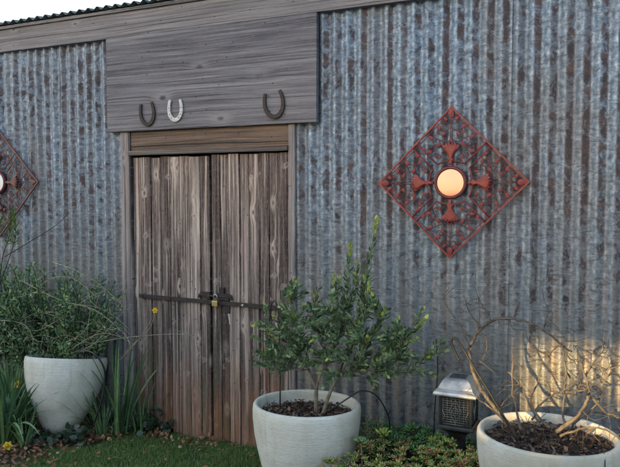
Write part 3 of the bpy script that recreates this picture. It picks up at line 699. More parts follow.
# ---------------------------------------------------------------- solar lamp
def lamp():
    X0, Y0 = 1.700, -0.40
    t = thing('solar_lamp', 'square solar garden lamp with pale stepped cap beside the right planter', 'garden lamp', (X0, Y0, 0.0)); t.location.z = 0.0
    def frust(mb, levels):
        vs = []
        for z, h in levels: vs += [(X0 - h, Y0 - h, z), (X0 + h, Y0 - h, z), (X0 + h, Y0 + h, z), (X0 - h, Y0 + h, z)]
        n = len(levels); fs = [(3, 2, 1, 0), tuple(4 * (n - 1) + k for k in range(4))]
        fs += [(4 * i + k, 4 * i + (k + 1) % 4, 4 * i + 4 + (k + 1) % 4, 4 * i + 4 + k) for i in range(n - 1) for k in range(4)]
        mb.add(vs, fs); return mb
    frust(MB(), [(0.592, 0.085), (0.594, 0.103), (0.602, 0.105), (0.612, 0.100), (0.628, 0.083), (0.634, 0.082), (0.662, 0.066), (0.668, 0.061), (0.672, 0.054)]).build('cap', M['cap'], t, 0.0025)
    MB().box(X0 - 0.038, X0 + 0.038, Y0 - 0.038, Y0 + 0.038, 0.6725, 0.675).build('solar_panel', M['solar'], t)
    MB().box(X0 - 0.066, X0 + 0.066, Y0 - 0.066, Y0 + 0.066, 0.445, 0.591).build('lamp_housing', M['lampdark'], t)
    fr = MB(); h = 0.074
    for sx in (-1, 1):
        for sy in (-1, 1): fr.box(X0 + sx * h - 0.006, X0 + sx * h + 0.006, Y0 + sy * h - 0.006, Y0 + sy * h + 0.006, 0.436, 0.5915)
    frust(fr, [(0.425, 0.078), (0.428, 0.088), (0.438, 0.088), (0.446, 0.080)])
    fr.build('lamp_frame', M['lampdark'], t, 0.001)
    wv = MB()
    for side in range(4):
        def pt(u, z, o=0.071):
            return [(X0 + u, Y0 - o, z), (X0 + o, Y0 + u, z), (X0 - u, Y0 + o, z), (X0 - o, Y0 - u, z)][side]
        for i in range(13):
            z = 0.452 + i * 0.0113; wv.tube([pt(-0.068, z), pt(0.068, z)], 0.0013, 4)
        for i in range(7):
            u = -0.06 + i * 0.02; wv.tube([pt(u, 0.446), pt(u, 0.590)], 0.0013, 4)
        wv.tube([pt(-0.03, 0.518, 0.074), pt(0, 0.575, 0.074), pt(0.03, 0.518, 0.074), pt(0, 0.460, 0.074)], 0.0026, 5, True)
        wv.tube([pt(-0.015, 0.518, 0.0745), pt(0, 0.545, 0.0745), pt(0.015, 0.518, 0.0745), pt(0, 0.49, 0.0745)], 0.002, 5, True)
        wv.tube([pt(-0.064, 0.455, 0.074), pt(-0.05, 0.49, 0.074), pt(-0.064, 0.52, 0.074)], 0.002, 5); wv.tube([pt(0.064, 0.455, 0.074), pt(0.05, 0.49, 0.074), pt(0.064, 0.52, 0.074)], 0.002, 5)
    wv.build('wire_lattice', M['wire'], t)
    frust(MB(), [(0.16, 0.028), (0.36, 0.030), (0.40, 0.045), (0.4245, 0.075)]).build('neck', M['lampdark'], t)
    frust(MB(), [(-0.08, 0.004), (0.159, 0.022)]).build('ground_spike', M['plastic'], t)
lamp()
bpy.data.objects['solar_lamp'].location.z = 0.032

# ---------------------------------------------------------------- plants
def leafy_twigs(paths, start, step, Lr, Wr, out_ang, tip_only=None, jitter=0.3):
    """leaves spiralling round the outer part of each path"""
    P, D, N, Ls, Ws, T = [], [], [], [], [], []
    for path in paths:
        pts = [Vector(p) for p in path]; seg = [(pts[i + 1] - pts[i]).length for i in range(len(pts) - 1)]; tot = sum(seg)
        s = start * tot; ph = random.random() * 6.28
        while s < tot:
            q = s; i = 0
            while i < len(seg) - 1 and q > seg[i]: q -= seg[i]; i += 1
            p = pts[i].lerp(pts[i + 1], min(1, q / max(seg[i], 1e-6))); t = (pts[i + 1] - pts[i]).normalized()
            a = t.cross(Vector((0.3, 0.2, 0.93))); a.normalize(); b = t.cross(a)
            rad = a * math.cos(ph) + b * math.sin(ph)
            ang = out_ang * (1.0 - 0.45 * s / tot) * random.uniform(0.8, 1.2)
            d = t * math.cos(ang) + rad * math.sin(ang) + Vector([random.gauss(0, jitter * 0.3) for _ in range(3)])
            nn = t * math.sin(ang) - rad * math.cos(ang) + Vector([random.gauss(0, jitter * 0.5) for _ in range(3)])
            P.append(p); D.append(d); N.append(-nn); L = random.uniform(*Lr) * (1 - 0.3 * (s / tot) ** 3); Ls.append(L); Ws.append(random.uniform(*Wr)); T.append(s / tot)
            s += step * random.uniform(0.7, 1.3); ph += 2.4
    return np.array(P), np.array(D), np.array(N), np.array(Ls), np.array(Ws), np.array(T)

def arc(a, b, lift, n=6, wob=0.012, side=0.0):
    a, b = Vector(a), Vector(b); out = []
    for i in range(n + 1):
        t = i / n; p = a.lerp(b, t); p.z += lift * math.sin(math.pi * t); p.x += side * math.sin(math.pi * t)
        if 0 < i < n: p += Vector([random.gauss(0, wob) for _ in range(3)]) * 0.5
        out.append(p)
    return out

# leafy shrub in the middle planter
sh = thing('leafy_shrub', 'leafy green shrub with pale yellow tips growing in the middle planter', 'shrub', (0.97, -0.52, 0.44))
tr = MB(); tw = []
base = Vector((0.985, -0.52, 0.44)); f1 = Vector((0.985, -0.52, 0.585)); fL = Vector((0.93, -0.50, 0.68)); fR = Vector((1.10, -0.50, 0.66)); fC = Vector((1.04, -0.49, 0.72))
tr.tube(smooth_path([base, (0.982, -0.52, 0.53), f1], 4), taper(9, 0.0125, 0.010), 8)
tr.tube(smooth_path([f1, (0.955, -0.52, 0.64), fL], 4), taper(9, 0.010, 0.007), 8)
tr.tube(smooth_path([f1, (1.00, -0.51, 0.65), fC], 4), taper(9, 0.009, 0.007), 8)
tr.tube(smooth_path([(1.02, -0.53, 0.44), (1.06, -0.52, 0.57), fR], 4), taper(9, 0.011, 0.007), 8)
lead = [(1.30, 1.475, -0.50, fR), (1.170, 1.345, -0.52, fC), (1.072, 1.175, -0.50, fC), (0.965, 1.085, -0.50, fC), (0.822, 1.07, -0.52, fL), (1.285, 1.15, -0.55, fR), (1.185, 1.18, -0.48, fC),
        (1.56, 1.00, -0.52, fR), (1.60, 0.835, -0.52, fR), (0.685, 0.87, -0.50, fL), (0.675, 0.75, -0.52, fL), (1.42, 0.93, -0.50, fR), (1.50, 0.90, -0.55, fR), (0.80, 0.74, -0.60, fL), (0.88, 0.98, -0.58, fL),
        (0.76, 0.95, -0.42, fL), (1.10, 1.02, -0.60, fC), (1.20, 0.97, -0.42, fC), (1.30, 0.90, -0.62, fR), (1.35, 1.03, -0.5, fR)]
mains = []
for x, z, y, f in lead:
    p = arc(f, (x, y, z), -0.04 if z < 1.0 else 0.0, 7, 0.015, 0.03 if x > f.x else -0.03); mains.append(p)
    tr.tube(p, taper(len(p), 0.0055, 0.0018), 5)
subs = []
for i, p in enumerate(mains):
    for k in range(3 if lead[i][1] > 1.1 else 5):
        j = random.randint(1, len(p) - 2); a = p[j]
        dirn = (p[-1] - p[0]).normalized() + Vector([random.gauss(0, 0.55), random.gauss(0, 0.5), random.gauss(0.25, 0.35)])
        L = random.uniform(0.09, 0.17) * (0.55 if lead[i][1] > 1.25 and j > 3 else 1); b = a + dirn.normalized() * L
        if b.z < 0.60: b.z = 0.6 + random.random() * 0.08
        q = arc(a, b, 0.01, 4, 0.008); subs.append(q); tr.tube(q, taper(len(q), 0.0026, 0.0012), 4)
for k in range(84):      # short inner sprays that fill the body of the crown
    cx_, cz_ = random.uniform(0.74, 1.46), random.gauss(0.84, 0.11)
    a = Vector((cx_, random.gauss(-0.52, 0.08), max(cz_, 0.66))); d = Vector([random.gauss(0, 0.7), random.gauss(-0.2, 0.6), random.uniform(0.0, 1)]).normalized()
    src = min(mains, key=lambda m: min((v - a).length for v in m)); s0 = min(src, key=lambda v: (v - a).length)
    q = arc(s0, a + d * 0.10, 0.01, 4, 0.006); subs.append(q); tr.tube(q, taper(len(q), 0.0026, 0.0012), 4)
tr.build('trunk', M['bark'], sh)
A1 = leafy_twigs(mains, 0.40, 0.0078, (0.030, 0.056), (0.015, 0.021), 0.95)
A2 = leafy_twigs(subs, 0.15, 0.0082, (0.026, 0.054), (0.0145, 0.020), 1.0)
P, D, N, Ls, Ws, T = [np.concatenate([a, b]) for a, b in zip(A1, A2)]
tipm = (T > 0.90) & (rng.random(len(T)) < 0.5)
tipm |= (T > 0.90) & (np.arange(len(T)) < len(A1[0]))
V, F = leaves(P[~tipm], D[~tipm], N[~tipm], Ls[~tipm], Ws[~tipm]); mesh_obj('foliage', V, F, M['shrub'], sh)
V, F = leaves(P[tipm], D[tipm], N[tipm], Ls[tipm] * 0.9, Ws[tipm]); mesh_obj('young_foliage', V, F, M['tip'], sh)

# bare shrub in the right planter
BR = [  # (y, r0, r1, [(x, z)...])  measured on the plant
]
def W2(px, py, Y):   # photo measurement to a point of the plant at depth Y
    th = R_(25.1); pt = R_(3.24); F0 = Vector((-math.sin(th), math.cos(th), 0)); Rr = Vector((math.cos(th), math.sin(th), 0))
    Fw = F0 * math.cos(pt) + Vector((0, 0, -math.sin(pt))); U = Rr.cross(Fw); C = Vector((2.414, -3.65, 1.59))
    r = Fw + Rr * ((px - 310) / 670) + U * ((233.5 - py) / 670); return C + r * ((Y - C.y) / r.y)
dead = thing('bare_shrub', 'leafless twiggy shrub arching out of the right planter', 'shrub', (2.10, -0.6, 0.46))
db = MB()
DL = [(-.60, .0098, .0038, -.50, [(508, 424), (496, 410), (484, 393), (474, 374), (470, 355), (474, 338), (485, 325), (497, 319), (512, 319), (530, 323), (548, 333), (562, 345), (572, 352)]),
 (-.55, .0035, .001, -.50, [(491, 320), (486, 311), (476, 291), (476, 272)]), (-.55, .004, .0012, -.60, [(482, 330), (468, 309), (466, 299)]), (-.55, .0025, .001, -.6, [(478, 330), (480, 309), (478, 298)]),
 (-.55, .003, .001, -.6, [(473, 338), (457, 331), (440, 332), (424, 326)]), (-.56, .0035, .001, -.62, [(470, 349), (462, 328), (447, 307), (443, 294)]), (-.56, .003, .001, -.50, [(478, 334), (487, 341), (484, 356), (478, 362)]),
 (-.53, .0035, .0012, -.48, [(543, 331), (548, 311), (545, 303), (542, 288)]), (-.5, .0025, .001, -.5, [(543, 327), (552, 317), (551, 309)]), (-.52, .003, .001, -.5, [(509, 319), (513, 328), (529, 331), (538, 328)]),
 (-.62, .0062, .0030, -.55, [(565, 428), (563, 415), (564, 390), (566, 373), (563, 351), (564, 337)]),
 (-.70, .0085, .0036, -.62, [(556, 432), (577, 416), (586, 403), (589, 392), (586, 379), (580, 362), (577, 345)]),
 (-.62, .005, .0015, -.55, [(585, 376), (594, 362), (604, 348)]), (-.55, .004, .0015, -.50, [(565, 346), (557, 347), (546, 357), (535, 360)]), (-.5, .0045, .0015, -.48, [(530, 347), (548, 356), (550, 369), (558, 374)]),
 (-.75, .006, .002, -.70, [(521, 430), (513, 394), (513, 351)]), (-.6, .005, .002, -.6, [(545, 380), (553, 392), (571, 392), (590, 388), (600, 380)]), (-.65, .005, .002, -.6, [(532, 420), (538, 407), (551, 396), (571, 386), (580, 374)]),
 (-.62, .006, .0025, -.75, [(588, 394), (605, 411), (618, 417), (630, 415)]), (-.56, .004, .0015, -.55, [(564, 352), (575, 363), (580, 373)]), (-.58, .004, .0015, -.6, [(592, 364), (607, 370), (622, 364)]),
 (-.7, .005, .0015, -.65, [(506, 424), (500, 407), (513, 394), (528, 379)]), (-.8, .0055, .0025, -.95, [(560, 436), (585, 428), (606, 430), (628, 442)]), (-.55, .0045, .0015, -.45, [(540, 426), (531, 402), (538, 380), (541, 362), (536, 348)]),
 (-.6, .006, .002, -.55, [(572, 424), (596, 404), (602, 385), (612, 372)]), (-.7, .006, .002, -.6, [(550, 428), (532, 408), (520, 385), (508, 372)]), (-.72, .0045, .0015, -.75, [(505, 421), (480, 400), (462, 392)]),
 (-.55, .005, .002, -.5, [(566, 372), (580, 385), (598, 378), (610, 384)])]
dpaths = []
for (Y0, r0, r1, Y1, pp) in DL:
    n = len(pp); pts = [W2(px, py, Y0 + (Y1 - Y0) * i / (n - 1)) for i, (px, py) in enumerate(pp)]
    pts = smooth_path(pts, 5)
    pts = [p + Vector((random.gauss(0, .0018), random.gauss(0, .002), random.gauss(0, .0018))) for p in pts]
    dpaths.append((pts, r0)); db.tube(pts, [q * random.uniform(.85, 1.18) for q in taper(len(pts), r0, r1)], 7)
for k in range(105):      # fine twigs
    pts, r0 = random.choice(dpaths[10:] if k > 22 else dpaths); a = random.choice(pts[len(pts) // 4:])
    d = Vector([random.gauss(0.15, 0.8), random.gauss(0, 0.5), random.gauss(0.25, 0.6)]).normalized(); L = random.uniform(0.04, 0.13)
    q = smooth_path([a, a + d * L * 0.5 + Vector([random.gauss(0, .012) for _ in range(3)]), a + d * L + Vector([random.gauss(0, .02) for _ in range(3)])], 3)
    if q[-1].z < 0.53 : continue
    db.tube(q, taper(len(q), 0.0018, 0.0007), 4)
db.build('branches', M['deadbark'], dead)
tb = MB()
for k in range(70):      # stubble of cut stems in the pot
    a = Vector((2.10 + random.gauss(0, 0.11), -0.60 + random.gauss(0, 0.09), 0.48)); d = Vector([random.gauss(0, 0.6), random.gauss(0, 0.6), 1.0]).normalized() * random.uniform(0.05, 0.15)
    tb.tube([a, a + d * 0.5 + Vector((random.gauss(0, .008), 0, 0)), a + d], [0.003, 0.0022, 0.001], 4)
tb.build('stem_stubble', M['darktwig'], dead)['kind'] = 'stuff'

# left bush: dense narrow leaves, long pale arching twigs
lb = thing('tangled_bush', 'tangled dark green bush with pale arching twigs behind the left planter', 'bush', (-1.30, -0.12, 0.0))
bt = MB(); paths = []; long_tw = []
roots = [Vector((-1.30, -0.12, 0)), Vector((-1.5, -0.15, 0)), Vector((-1.1, -0.10, 0)), Vector((-1.75, -0.2, 0))]
for r in roots: bt.tube(smooth_path([r, r + Vector((0.02, 0, .25)), r + Vector((-.03, -.03, .55))], 4), taper(9, .014, .008), 6)
tips = []
for k in range(300):
    x = random.uniform(-2.3, -0.72); top = 1.12 - 0.30 * max(0, (x + 1.0)) + 0.04 * math.sin(x * 9)
    z = random.uniform(0.50, top); y = random.uniform(-0.52, -0.06)
    if x > -0.85 and z < 0.62: z = 0.64
    tips.append((x, y, z))
for k in range(70): tips.append((random.uniform(-2.0, -1.28), random.uniform(-0.6, -0.3), random.uniform(0.30, 0.95)))
for k in range(16): tips.append((random.uniform(-0.78, -0.48), random.uniform(-0.4, -0.1), random.uniform(0.68, 0.93)))
for (x, y, z) in tips:
    r = min(roots, key=lambda q: abs(q.x - x)); a = Vector((r.x + (x - r.x) * 0.55, (y - 0.15) / 2, z * 0.62 + 0.05))
    q = arc(a, (x, y, z), 0.05, 5, 0.02); paths.append(q); bt.tube(q, taper(len(q), .0035, .0013), 4)
# two tall shoots with leaves at the top, left edge
tall = [smooth_path([(-1.62, -.30, .9), (-1.50, -.30, 1.13), (-1.42, -.30, 1.32), (-1.44, -.30, 1.50)], 5), smooth_path([(-1.66, -.26, .85), (-1.60, -.26, 1.15), (-1.53, -.26, 1.30), (-1.50, -.27, 1.46)], 5),
        smooth_path([(-1.55, -.28, 1.16), (-1.38, -.2, 1.27), (-1.2, -.15, 1.38), (-1.10, -.12, 1.47)], 5), smooth_path([(-1.75, -.3, 1.1), (-1.62, -.3, 1.32), (-1.55, -.3, 1.43)], 5)]
for q in tall: bt.tube(q, taper(len(q), .0042, .0016), 5)
bt.build('stems', M['darktwig'], lb)
pt_ = MB()
LT = [[(0, 305), (30, 330), (55, 322), (85, 300), (110, 288)], [(10, 350), (40, 335), (75, 345), (100, 330), (122, 300)], [(20, 280), (60, 300), (95, 310), (125, 335), (131, 350)], [(52, 262), (75, 270), (100, 285), (128, 310)],
      [(60, 345), (85, 330), (90, 300), (82, 275)], [(0, 320), (25, 325), (33, 345), (22, 375), (15, 395)], [(40, 350), (50, 320), (78, 305), (108, 312), (130, 330)], [(70, 350), (95, 335), (115, 335), (135, 345)],
      [(85, 345), (110, 340), (140, 336), (175, 334), (197, 336)], [(120, 360), (138, 340), (150, 322), (155, 311)], [(30, 300), (48, 280), (72, 278), (98, 298)], [(0, 345), (25, 318), (52, 312), (70, 322)], [(25, 270), (27, 290), (40, 310), (62, 318)],
      [(78, 352), (96, 342), (118, 318), (126, 305), (123, 292)], [(15, 335), (45, 342), (65, 335), (92, 345)]]
for i, pp in enumerate(LT):
    Y = -0.38 + 0.05 * math.sin(i * 2.3) if i not in (8, 9) else -0.3
    pts = smooth_path([W2(px, py, Y + 0.015 * math.sin(j * 2 + i)) for j, (px, py) in enumerate(pp)], 5); long_tw.append(pts)
    pt_.tube(pts, taper(len(pts), .0032, .0012), 5)
for k in range(130):
    p = random.choice(long_tw); a = random.choice(p); d = Vector([random.gauss(0.1, .8), random.gauss(-.1, .4), random.gauss(.1, .6)]).normalized() * random.uniform(.05, .15)
    pt_.tube(smooth_path([a, a + d * .5 + Vector((0, 0, random.gauss(.012, .01))), a + d], 3), taper(7, .0018, .0008), 4)
pt_.build('arching_twigs', M['twig'], lb)
A1 = leafy_twigs(paths, 0.05, 0.0115, (0.022, 0.054), (0.012, 0.019), 1.05, jitter=0.9)
A2 = leafy_twigs([q[len(q) // 2:] for q in tall[:2]] + [tall[3][5:]], 0.0, 0.0055, (0.03, 0.05), (0.013, 0.018), 1.1)
A3 = leafy_twigs(long_tw[:8] + long_tw[10:], 0.2, 0.05, (0.018, 0.03), (0.006, 0.009), 1.1)
V, F = leaves(*A1[:5]); mesh_obj('foliage', V, F, M['bush'], lb)
Pc = [np.concatenate([a, b]) for a, b in zip(A2, A3)]
V, F = leaves(*Pc[:5]); mesh_obj('young_foliage', V, F, M['tip'], lb).data.materials[0] = mat_leaf('light_bush_leaf', [(0.06, 0.12, 0.03), (0.11, 0.17, 0.05), (0.20, 0.24, 0.06)], 0.45, 0.4, 0.2)

p = [W2(74, 352, -.50), W2(84, 350, -.58), W2(93, 353, -.60), W2(100, 360, -.585), W2(104.5, 370, -.56), W2(105, 382, -.52), W2(102, 400, -.50), W2(96, 418, -.47), W2(92, 428, -.40)]
tag(MB().tube(smooth_path(p, 5), 0.0055, 6).build('irrigation_tube', M['plastic']), 'black tube hooked over the right side of the left planter', 'tube')
hook([W2(px, py, -.70) for px, py in ((517, 440), (497, 405), (475, 369), (460, 344), (455.5, 338.5), (452.5, 338.5), (451.5, 343), (455, 352), (459.5, 361))], 0.0055, 'black crook topped rod leaning out of the right planter over the lamp')
# strap-leaved clumps
def strap_clump(loc, n, Lr, spread, label, lean=(0, 0), seed=0, wid=0.009, flowers=()):
    random.seed(seed); t = thing('strap_leaf_clump', label, 'plant', loc, 'daffodil clumps by the left planter')
    mb = MB(); B = Vector(loc)
    for k in range(n):
        a = random.random() * 6.28; L = random.uniform(*Lr); out = random.uniform(0.1, 1) * spread; rr = random.random() * 0.07
        b = B + Vector((math.cos(a) * rr, math.sin(a) * rr, 0)); d = Vector((math.cos(a), math.sin(a), 0)) * out + Vector((lean[0], lean[1], 0))
        s = Vector((-math.sin(a), math.cos(a), 0)); s = (s + Vector([random.gauss(0, .3) for _ in range(3)])).normalized()
        m = 9; V = []; kink = random.uniform(0.55, 1.0); drop = random.uniform(0.1, 0.9) * out * 2.2
        for i in range(m + 1):
            u = i / m; c = b + d * L * u ** 1.4 + Vector((0, 0, L * (u - drop * 0.45 * u ** 3)))
            if c.z < 0.01: c.z = 0.01 + random.random() * .01
            w = wid * (1 - u ** 4) * (0.8 + 0.2 * math.sin(u * 3)) + 0.0006; nn = d.normalized().cross(s) if d.length > 1e-6 else Vector((0, 0, 1))
            V += [c - s * w, c + Vector((0, 0, -w * 0.35)), c + s * w]
        mb.add(V, [f for i in range(m) for f in ((3 * i, 3 * i + 1, 3 * i + 4, 3 * i + 3), (3 * i + 1, 3 * i + 2, 3 * i + 5, 3 * i + 4))], True)
    mb.build('leaves', M['strap'], t)
    return t
strap_clump((-1.16, -0.66, -0.01), 110, (0.24, 0.50), 0.85, 'thick clump of dark strap leaves at the bottom left corner', (0.0, 0.0), 3)
strap_clump((-1.34, -0.42, -0.01), 90, (0.30, 0.62), 0.65, 'tall strap leaf clump left of the left planter, under the bush', (0.05, 0), 4)
strap_clump((-0.60, -0.20, -0.01), 34, (0.30, 0.76), 0.50, 'tall dark strap leaves rising between the left planter and the door', (0.10, -0.02), 5, 0.0065)
strap_clump((-0.68, -0.28, -0.01), 30, (0.18, 0.42), 0.8, 'low sprawling strap leaves at the right foot of the left planter', (0.05, -.1), 6, 0.0065)
strap_clump((-1.24, -0.52, -0.01), 45, (0.30, 0.62), 0.5, 'strap leaves flopping over the left side of the left planter', (0.35, -.05), 17, 0.0075)
strap_clump((-0.98, -0.66, -0.01), 20, (0.12, 0.30), 0.6, 'short grassy tuft in front of the left planter', (0, 0), 8, 0.006)
strap_clump((-1.22, -0.58, -0.01), 40, (0.25, 0.55), 0.75, 'loose spreading strap leaves between the corner clump and the left planter', (0.05, 0), 12, 0.007)
strap_clump((-0.50, -0.12, -0.01), 22, (0.15, 0.5), 0.6, 'thin strap leaves leaning across the left edge of the door', (0.0, -0.05), 14, 0.006)
strap_clump((-1.70, -0.40, -0.01), 70, (0.3, 0.6), 0.5, 'strap leaf clump cut off by the left edge of the photo', (0, 0), 9)
random.seed(21)

def flower(p, size, face, label, stem):
    t = thing('yellow_flower', label, 'flower', stem[0], 'yellow flowers on the left')
    p = Vector(p); f = Vector(face).normalized()
    a = f.cross(Vector((0, 0, 1))).normalized(); b = f.cross(a)
    MB().tube(smooth_path(list(stem) + [p], 4), 0.0022, 5).build('stem', M['twig'], t)
    k = 6; P = [p] * k; D = [(a * math.cos(i * math.pi / 3) + b * math.sin(i * math.pi / 3)) + f * 0.35 for i in range(k)]; N = [f] * k
    V, F = leaves([tuple(q) for q in P], [tuple(q) for q in D], [tuple(q) for q in N], [size] * k, [size * 0.75] * k); mesh_obj('petals', V, F, M['yellow'], t)
    mb = MB(); q1 = p + f * size * 0.1; q2 = p + f * size * 0.6
    mb.tube([q1, q1.lerp(q2, .6), q2], [size * .18, size * .24, size * .34], 9); mb.build('trumpet', M['orange'], t)
flower(W2(155, 310, -.3), 0.021, (0.5, -1, -0.1), 'yellow flower on a thin stem in front of the left door', [W2(124, 352, -.3), W2(138, 340, -.3), W2(151, 326, -.3)])
flower(W2(17, 384, -.45), 0.030, (0.3, -1, 0.4), 'small yellow flower among strap leaves beside the left planter', [(-1.33, -.45, 0.0), (-1.36, -.45, 0.16)])
flower(W2(8, 446, -.72), 0.033, (0.6, -1, 0.7), 'large yellow flower low in the bottom left corner', [(-1.06, -.70, -0.01), (-1.1, -.72, 0.03)])

# ivy sprigs by the door
def ivy(loc, n, sp, label):
    t = thing('ivy_sprig', label, 'plant', loc, 'dark ivy at the foot of the wall'); B = np.array(loc)
    P = B + rng.normal(size=(n, 3)) * np.array(sp); P[:, 2] = np.abs(P[:, 2] - B[2]) + B[2] + 0.01
    D = rng.normal(size=(n, 3)); D[:, 2] = np.abs(D[:, 2]) * .4; N = rng.normal(size=(n, 3)) * .5 + np.array([0.2, -.6, .8])
    V, F = leaves(P, D, N, 0.03 + rng.random(n) * 0.03, 0.028 + rng.random(n) * 0.025); mesh_obj('leaves', V, F, M['ivy'], t)
    mb = MB()
    for p in P[:: max(1, n // 14)]: mb.tube([tuple(B), tuple((B + p) / 2 + np.array([0, 0, .01])), tuple(p)], 0.0014, 4)
    mb.build('stems', M['darktwig'], t)
ivy((-0.52, -0.10, 0.0), 60, (0.09, 0.05, 0.07), 'dark ivy leaves at the foot of the left door edge')
ivy((-0.40, -0.07, 0.0), 30, (0.06, 0.03, 0.05), 'small dark ivy sprig against the left door boards')
ivy((-0.80, -0.44, 0.0), 45, (0.10, 0.05, 0.03), 'low dark ivy in front of the left planter')
ivy((-1.02, -0.52, 0.0), 60, (0.14, 0.06, 0.04), 'dark leafy weeds left of the left planter foot')

# leaf litter and scrap
def litter(pts, name='leaf_litter'):
    P, D, N, Ls, Ws = [], [], [], [], []
    for (x, y, sx, sy, n) in pts:
        P.append(np.stack([rng.normal(x, sx, n), np.minimum(rng.normal(y, sy, n), -0.03), 0.0 + rng.random(n) * 0.03 - 0.01], 1))
    P = np.concatenate(P); n = len(P); D = unit(n); D[:, 2] *= .4; N = unit(n) * .8 + np.array([0, 0, .9])
    V, F = leaves(P, D, N, 0.018 + rng.random(n) * 0.03, 0.012 + rng.random(n) * .018)
    o = mesh_obj(name, V, F, M['litter']); o['kind'] = 'stuff'; o['label'] = 'dry brown fallen leaves lying along the bed and lawn edge'; return o
litter([(-1.05, -0.80, 0.2, 0.12, 260), (-1.2, -1.0, .3, .15, 160), (-0.80, -0.36, 0.09, 0.06, 190), (-0.72, -0.24, 0.10, 0.05, 130), (-0.42, -0.08, 0.09, 0.03, 90), (-0.92, -0.62, 0.13, 0.08, 150), (-0.10, -0.06, 0.2, 0.02, 40), (0.0, -0.35, 0.35, 0.2, 26), (-0.7, -0.7, 0.2, 0.15, 40), (-1.2, -0.3, 0.3, 0.1, 120), (-0.15, -0.17, .08, .03, 16), (1.3, -.4, .4, .3, 60)])
mb = MB(); v = []
for j in range(5):
    for i in range(6):
        v.append((-0.665 + i * 0.016 + j * .004, -0.165 + j * 0.014 - i * .004, 0.018 + 0.014 * mnoise.noise(Vector((i * .7, j * .9, 3))) + .004 * i))
mb.add(v, [(j * 6 + i, j * 6 + i + 1, (j + 1) * 6 + i + 1, (j + 1) * 6 + i) for j in range(4) for i in range(5)])
o = mb.build('paper_scrap', M['paper']); so = o.modifiers.new('t', 'SOLIDIFY'); so.thickness = .001
tag(o, 'crumpled white scrap lying on the ground right of the left planter', 'litter')

# lawn
def grass():
    def cand(n, x0, x1, y0, y1): return np.stack([rng.uniform(x0, x1, n), rng.uniform(y0, y1, n)], 1)
    Q = np.concatenate([cand(95000, -1.0, 0.95, -1.15, -0.012), cand(30000, -4, 5, -1.75, 0), cand(5000, -.5, .7, -.05, -.004)])
    x, y = Q[:, 0], Q[:, 1]
    edge = -0.64 + 0.05 * np.sin(y * 13) - 0.55 * np.clip(-(y + 0.40), 0, 1)
    keep = (x > edge + rng.normal(0, 0.03, len(x))) | (y < -0.95)
    keep &= ~(((x - 0.936) ** 2 + (y + 0.555) ** 2) < 0.16 ** 2) & ~(((x - 2.134) ** 2 + (y + 0.6) ** 2) < 0.16 ** 2)
    keep &= ~((x > 0.85) & (y > -0.80))
    pt = np.array([mnoise.noise(Vector((a * 5, b * 5, 4))) + 0.6 * mnoise.noise(Vector((a * 17, b * 17, 9))) for a, b in Q])
    keep &= (pt > -0.28) | (rng.random(len(x)) < 0.35)
    Q = Q[keep]; n = len(Q); x, y = Q[:, 0], Q[:, 1]
    tuft = np.array([mnoise.noise(Vector((a * 7, b * 7, 0))) for a, b in Q[:, :]]) 
    z = np.array([h_ground(a, b) for a, b in Q]) - 0.032
    L = (0.024 + 0.016 * rng.random(n) + 0.010 * tuft) * (1 + 0.4 * (rng.random(n) > .97))
    a = rng.random(n) * 6.283; lean = np.abs(rng.normal(0, 0.55, n)); w = 0.0011 + 0.0012 * rng.random(n)
    B = np.stack([x, y, z], 1); d = np.stack([np.cos(a), np.sin(a), 0 * a], 1); s = np.stack([-np.sin(a), np.cos(a), 0 * a], 1)
    up = np.array([0, 0, 1.0])
    m = B + up * (L * .55)[:, None] + d * (L * lean * .3)[:, None]; t = B + up * (L * (1 - .25 * lean))[:, None] + d * (L * lean * .95)[:, None]
    V = np.stack([B - s * w[:, None], B + s * w[:, None], m + s * w[:, None] * .8, m - s * w[:, None] * .8, t], 1).reshape(-1, 3)
    F = (np.array([(0, 1, 2), (0, 2, 3), (3, 2, 4)])[None] + (np.arange(n) * 5)[:, None, None]).reshape(-1, 3)
    o = mesh_obj('lawn_grass', V, F, M['grass']); o['kind'] = 'stuff'; o['label'] = 'short green lawn grass in front of the doors'
grass()
P = np.stack([rng.uniform(-0.5, 0.6, 70), rng.uniform(-.8, -.05, 70), rng.random(70) * .01], 1); D = unit(70); D[:, 2] *= .15; N = unit(70) * .3 + np.array([0, 0, 1])
V, F = leaves(P, D, N, .03 + rng.random(70) * .05, .0035 + rng.random(70) * .003); o = mesh_obj('straw', V, F, M['litter']); o['kind'] = 'stuff'; o['label'] = 'dry straw and clippings scattered over the lawn'
o.data.materials[0] = mat_leaf('straw', [(0.28, 0.24, 0.13), (0.4, 0.34, 0.2), (.2, .2, .09)], .7, .2, .1)

# ground cover between the middle and right planters
bed = []; nb_ = 26
def hb(x, y): 
    e = min((x - 0.72) / 0.25, (2.9 - x) / 0.3, (y + 0.92) / 0.22, 1); e = max(0, min(1, e)); return -0.05 + 0.20 * e * e * (3 - 2 * e) + 0.012 * mnoise.noise(Vector((x * 8, y * 8, 1)))
for j in range(nb_ + 1):
    for i in range(61): bx_, by_ = 0.72 + 2.18 * i / 60, -0.92 + 0.91 * j / nb_; bed.append((bx_, by_, hb(bx_, by_)))
g = mesh_obj('garden_bed', bed, [(j * 61 + i, j * 61 + i + 1, (j + 1) * 61 + i + 1, (j + 1) * 61 + i) for j in range(nb_) for i in range(60)], M['bedsoil'], None, True); g['kind'] = 'structure'
def hump(x, y):
    """height of the leafy surface"""
    return 0.280 + 0.085 * math.exp(-((x - 1.70) ** 2 + (y + .56) ** 2) / .02) + 0.045 * mnoise.noise(Vector((x * 5, y * 5, 2))) + 0.03 * mnoise.noise(Vector((x * 13, y * 13, 7))) + 0.055 * max(0, min(1, -(y + 0.15) / 0.4))
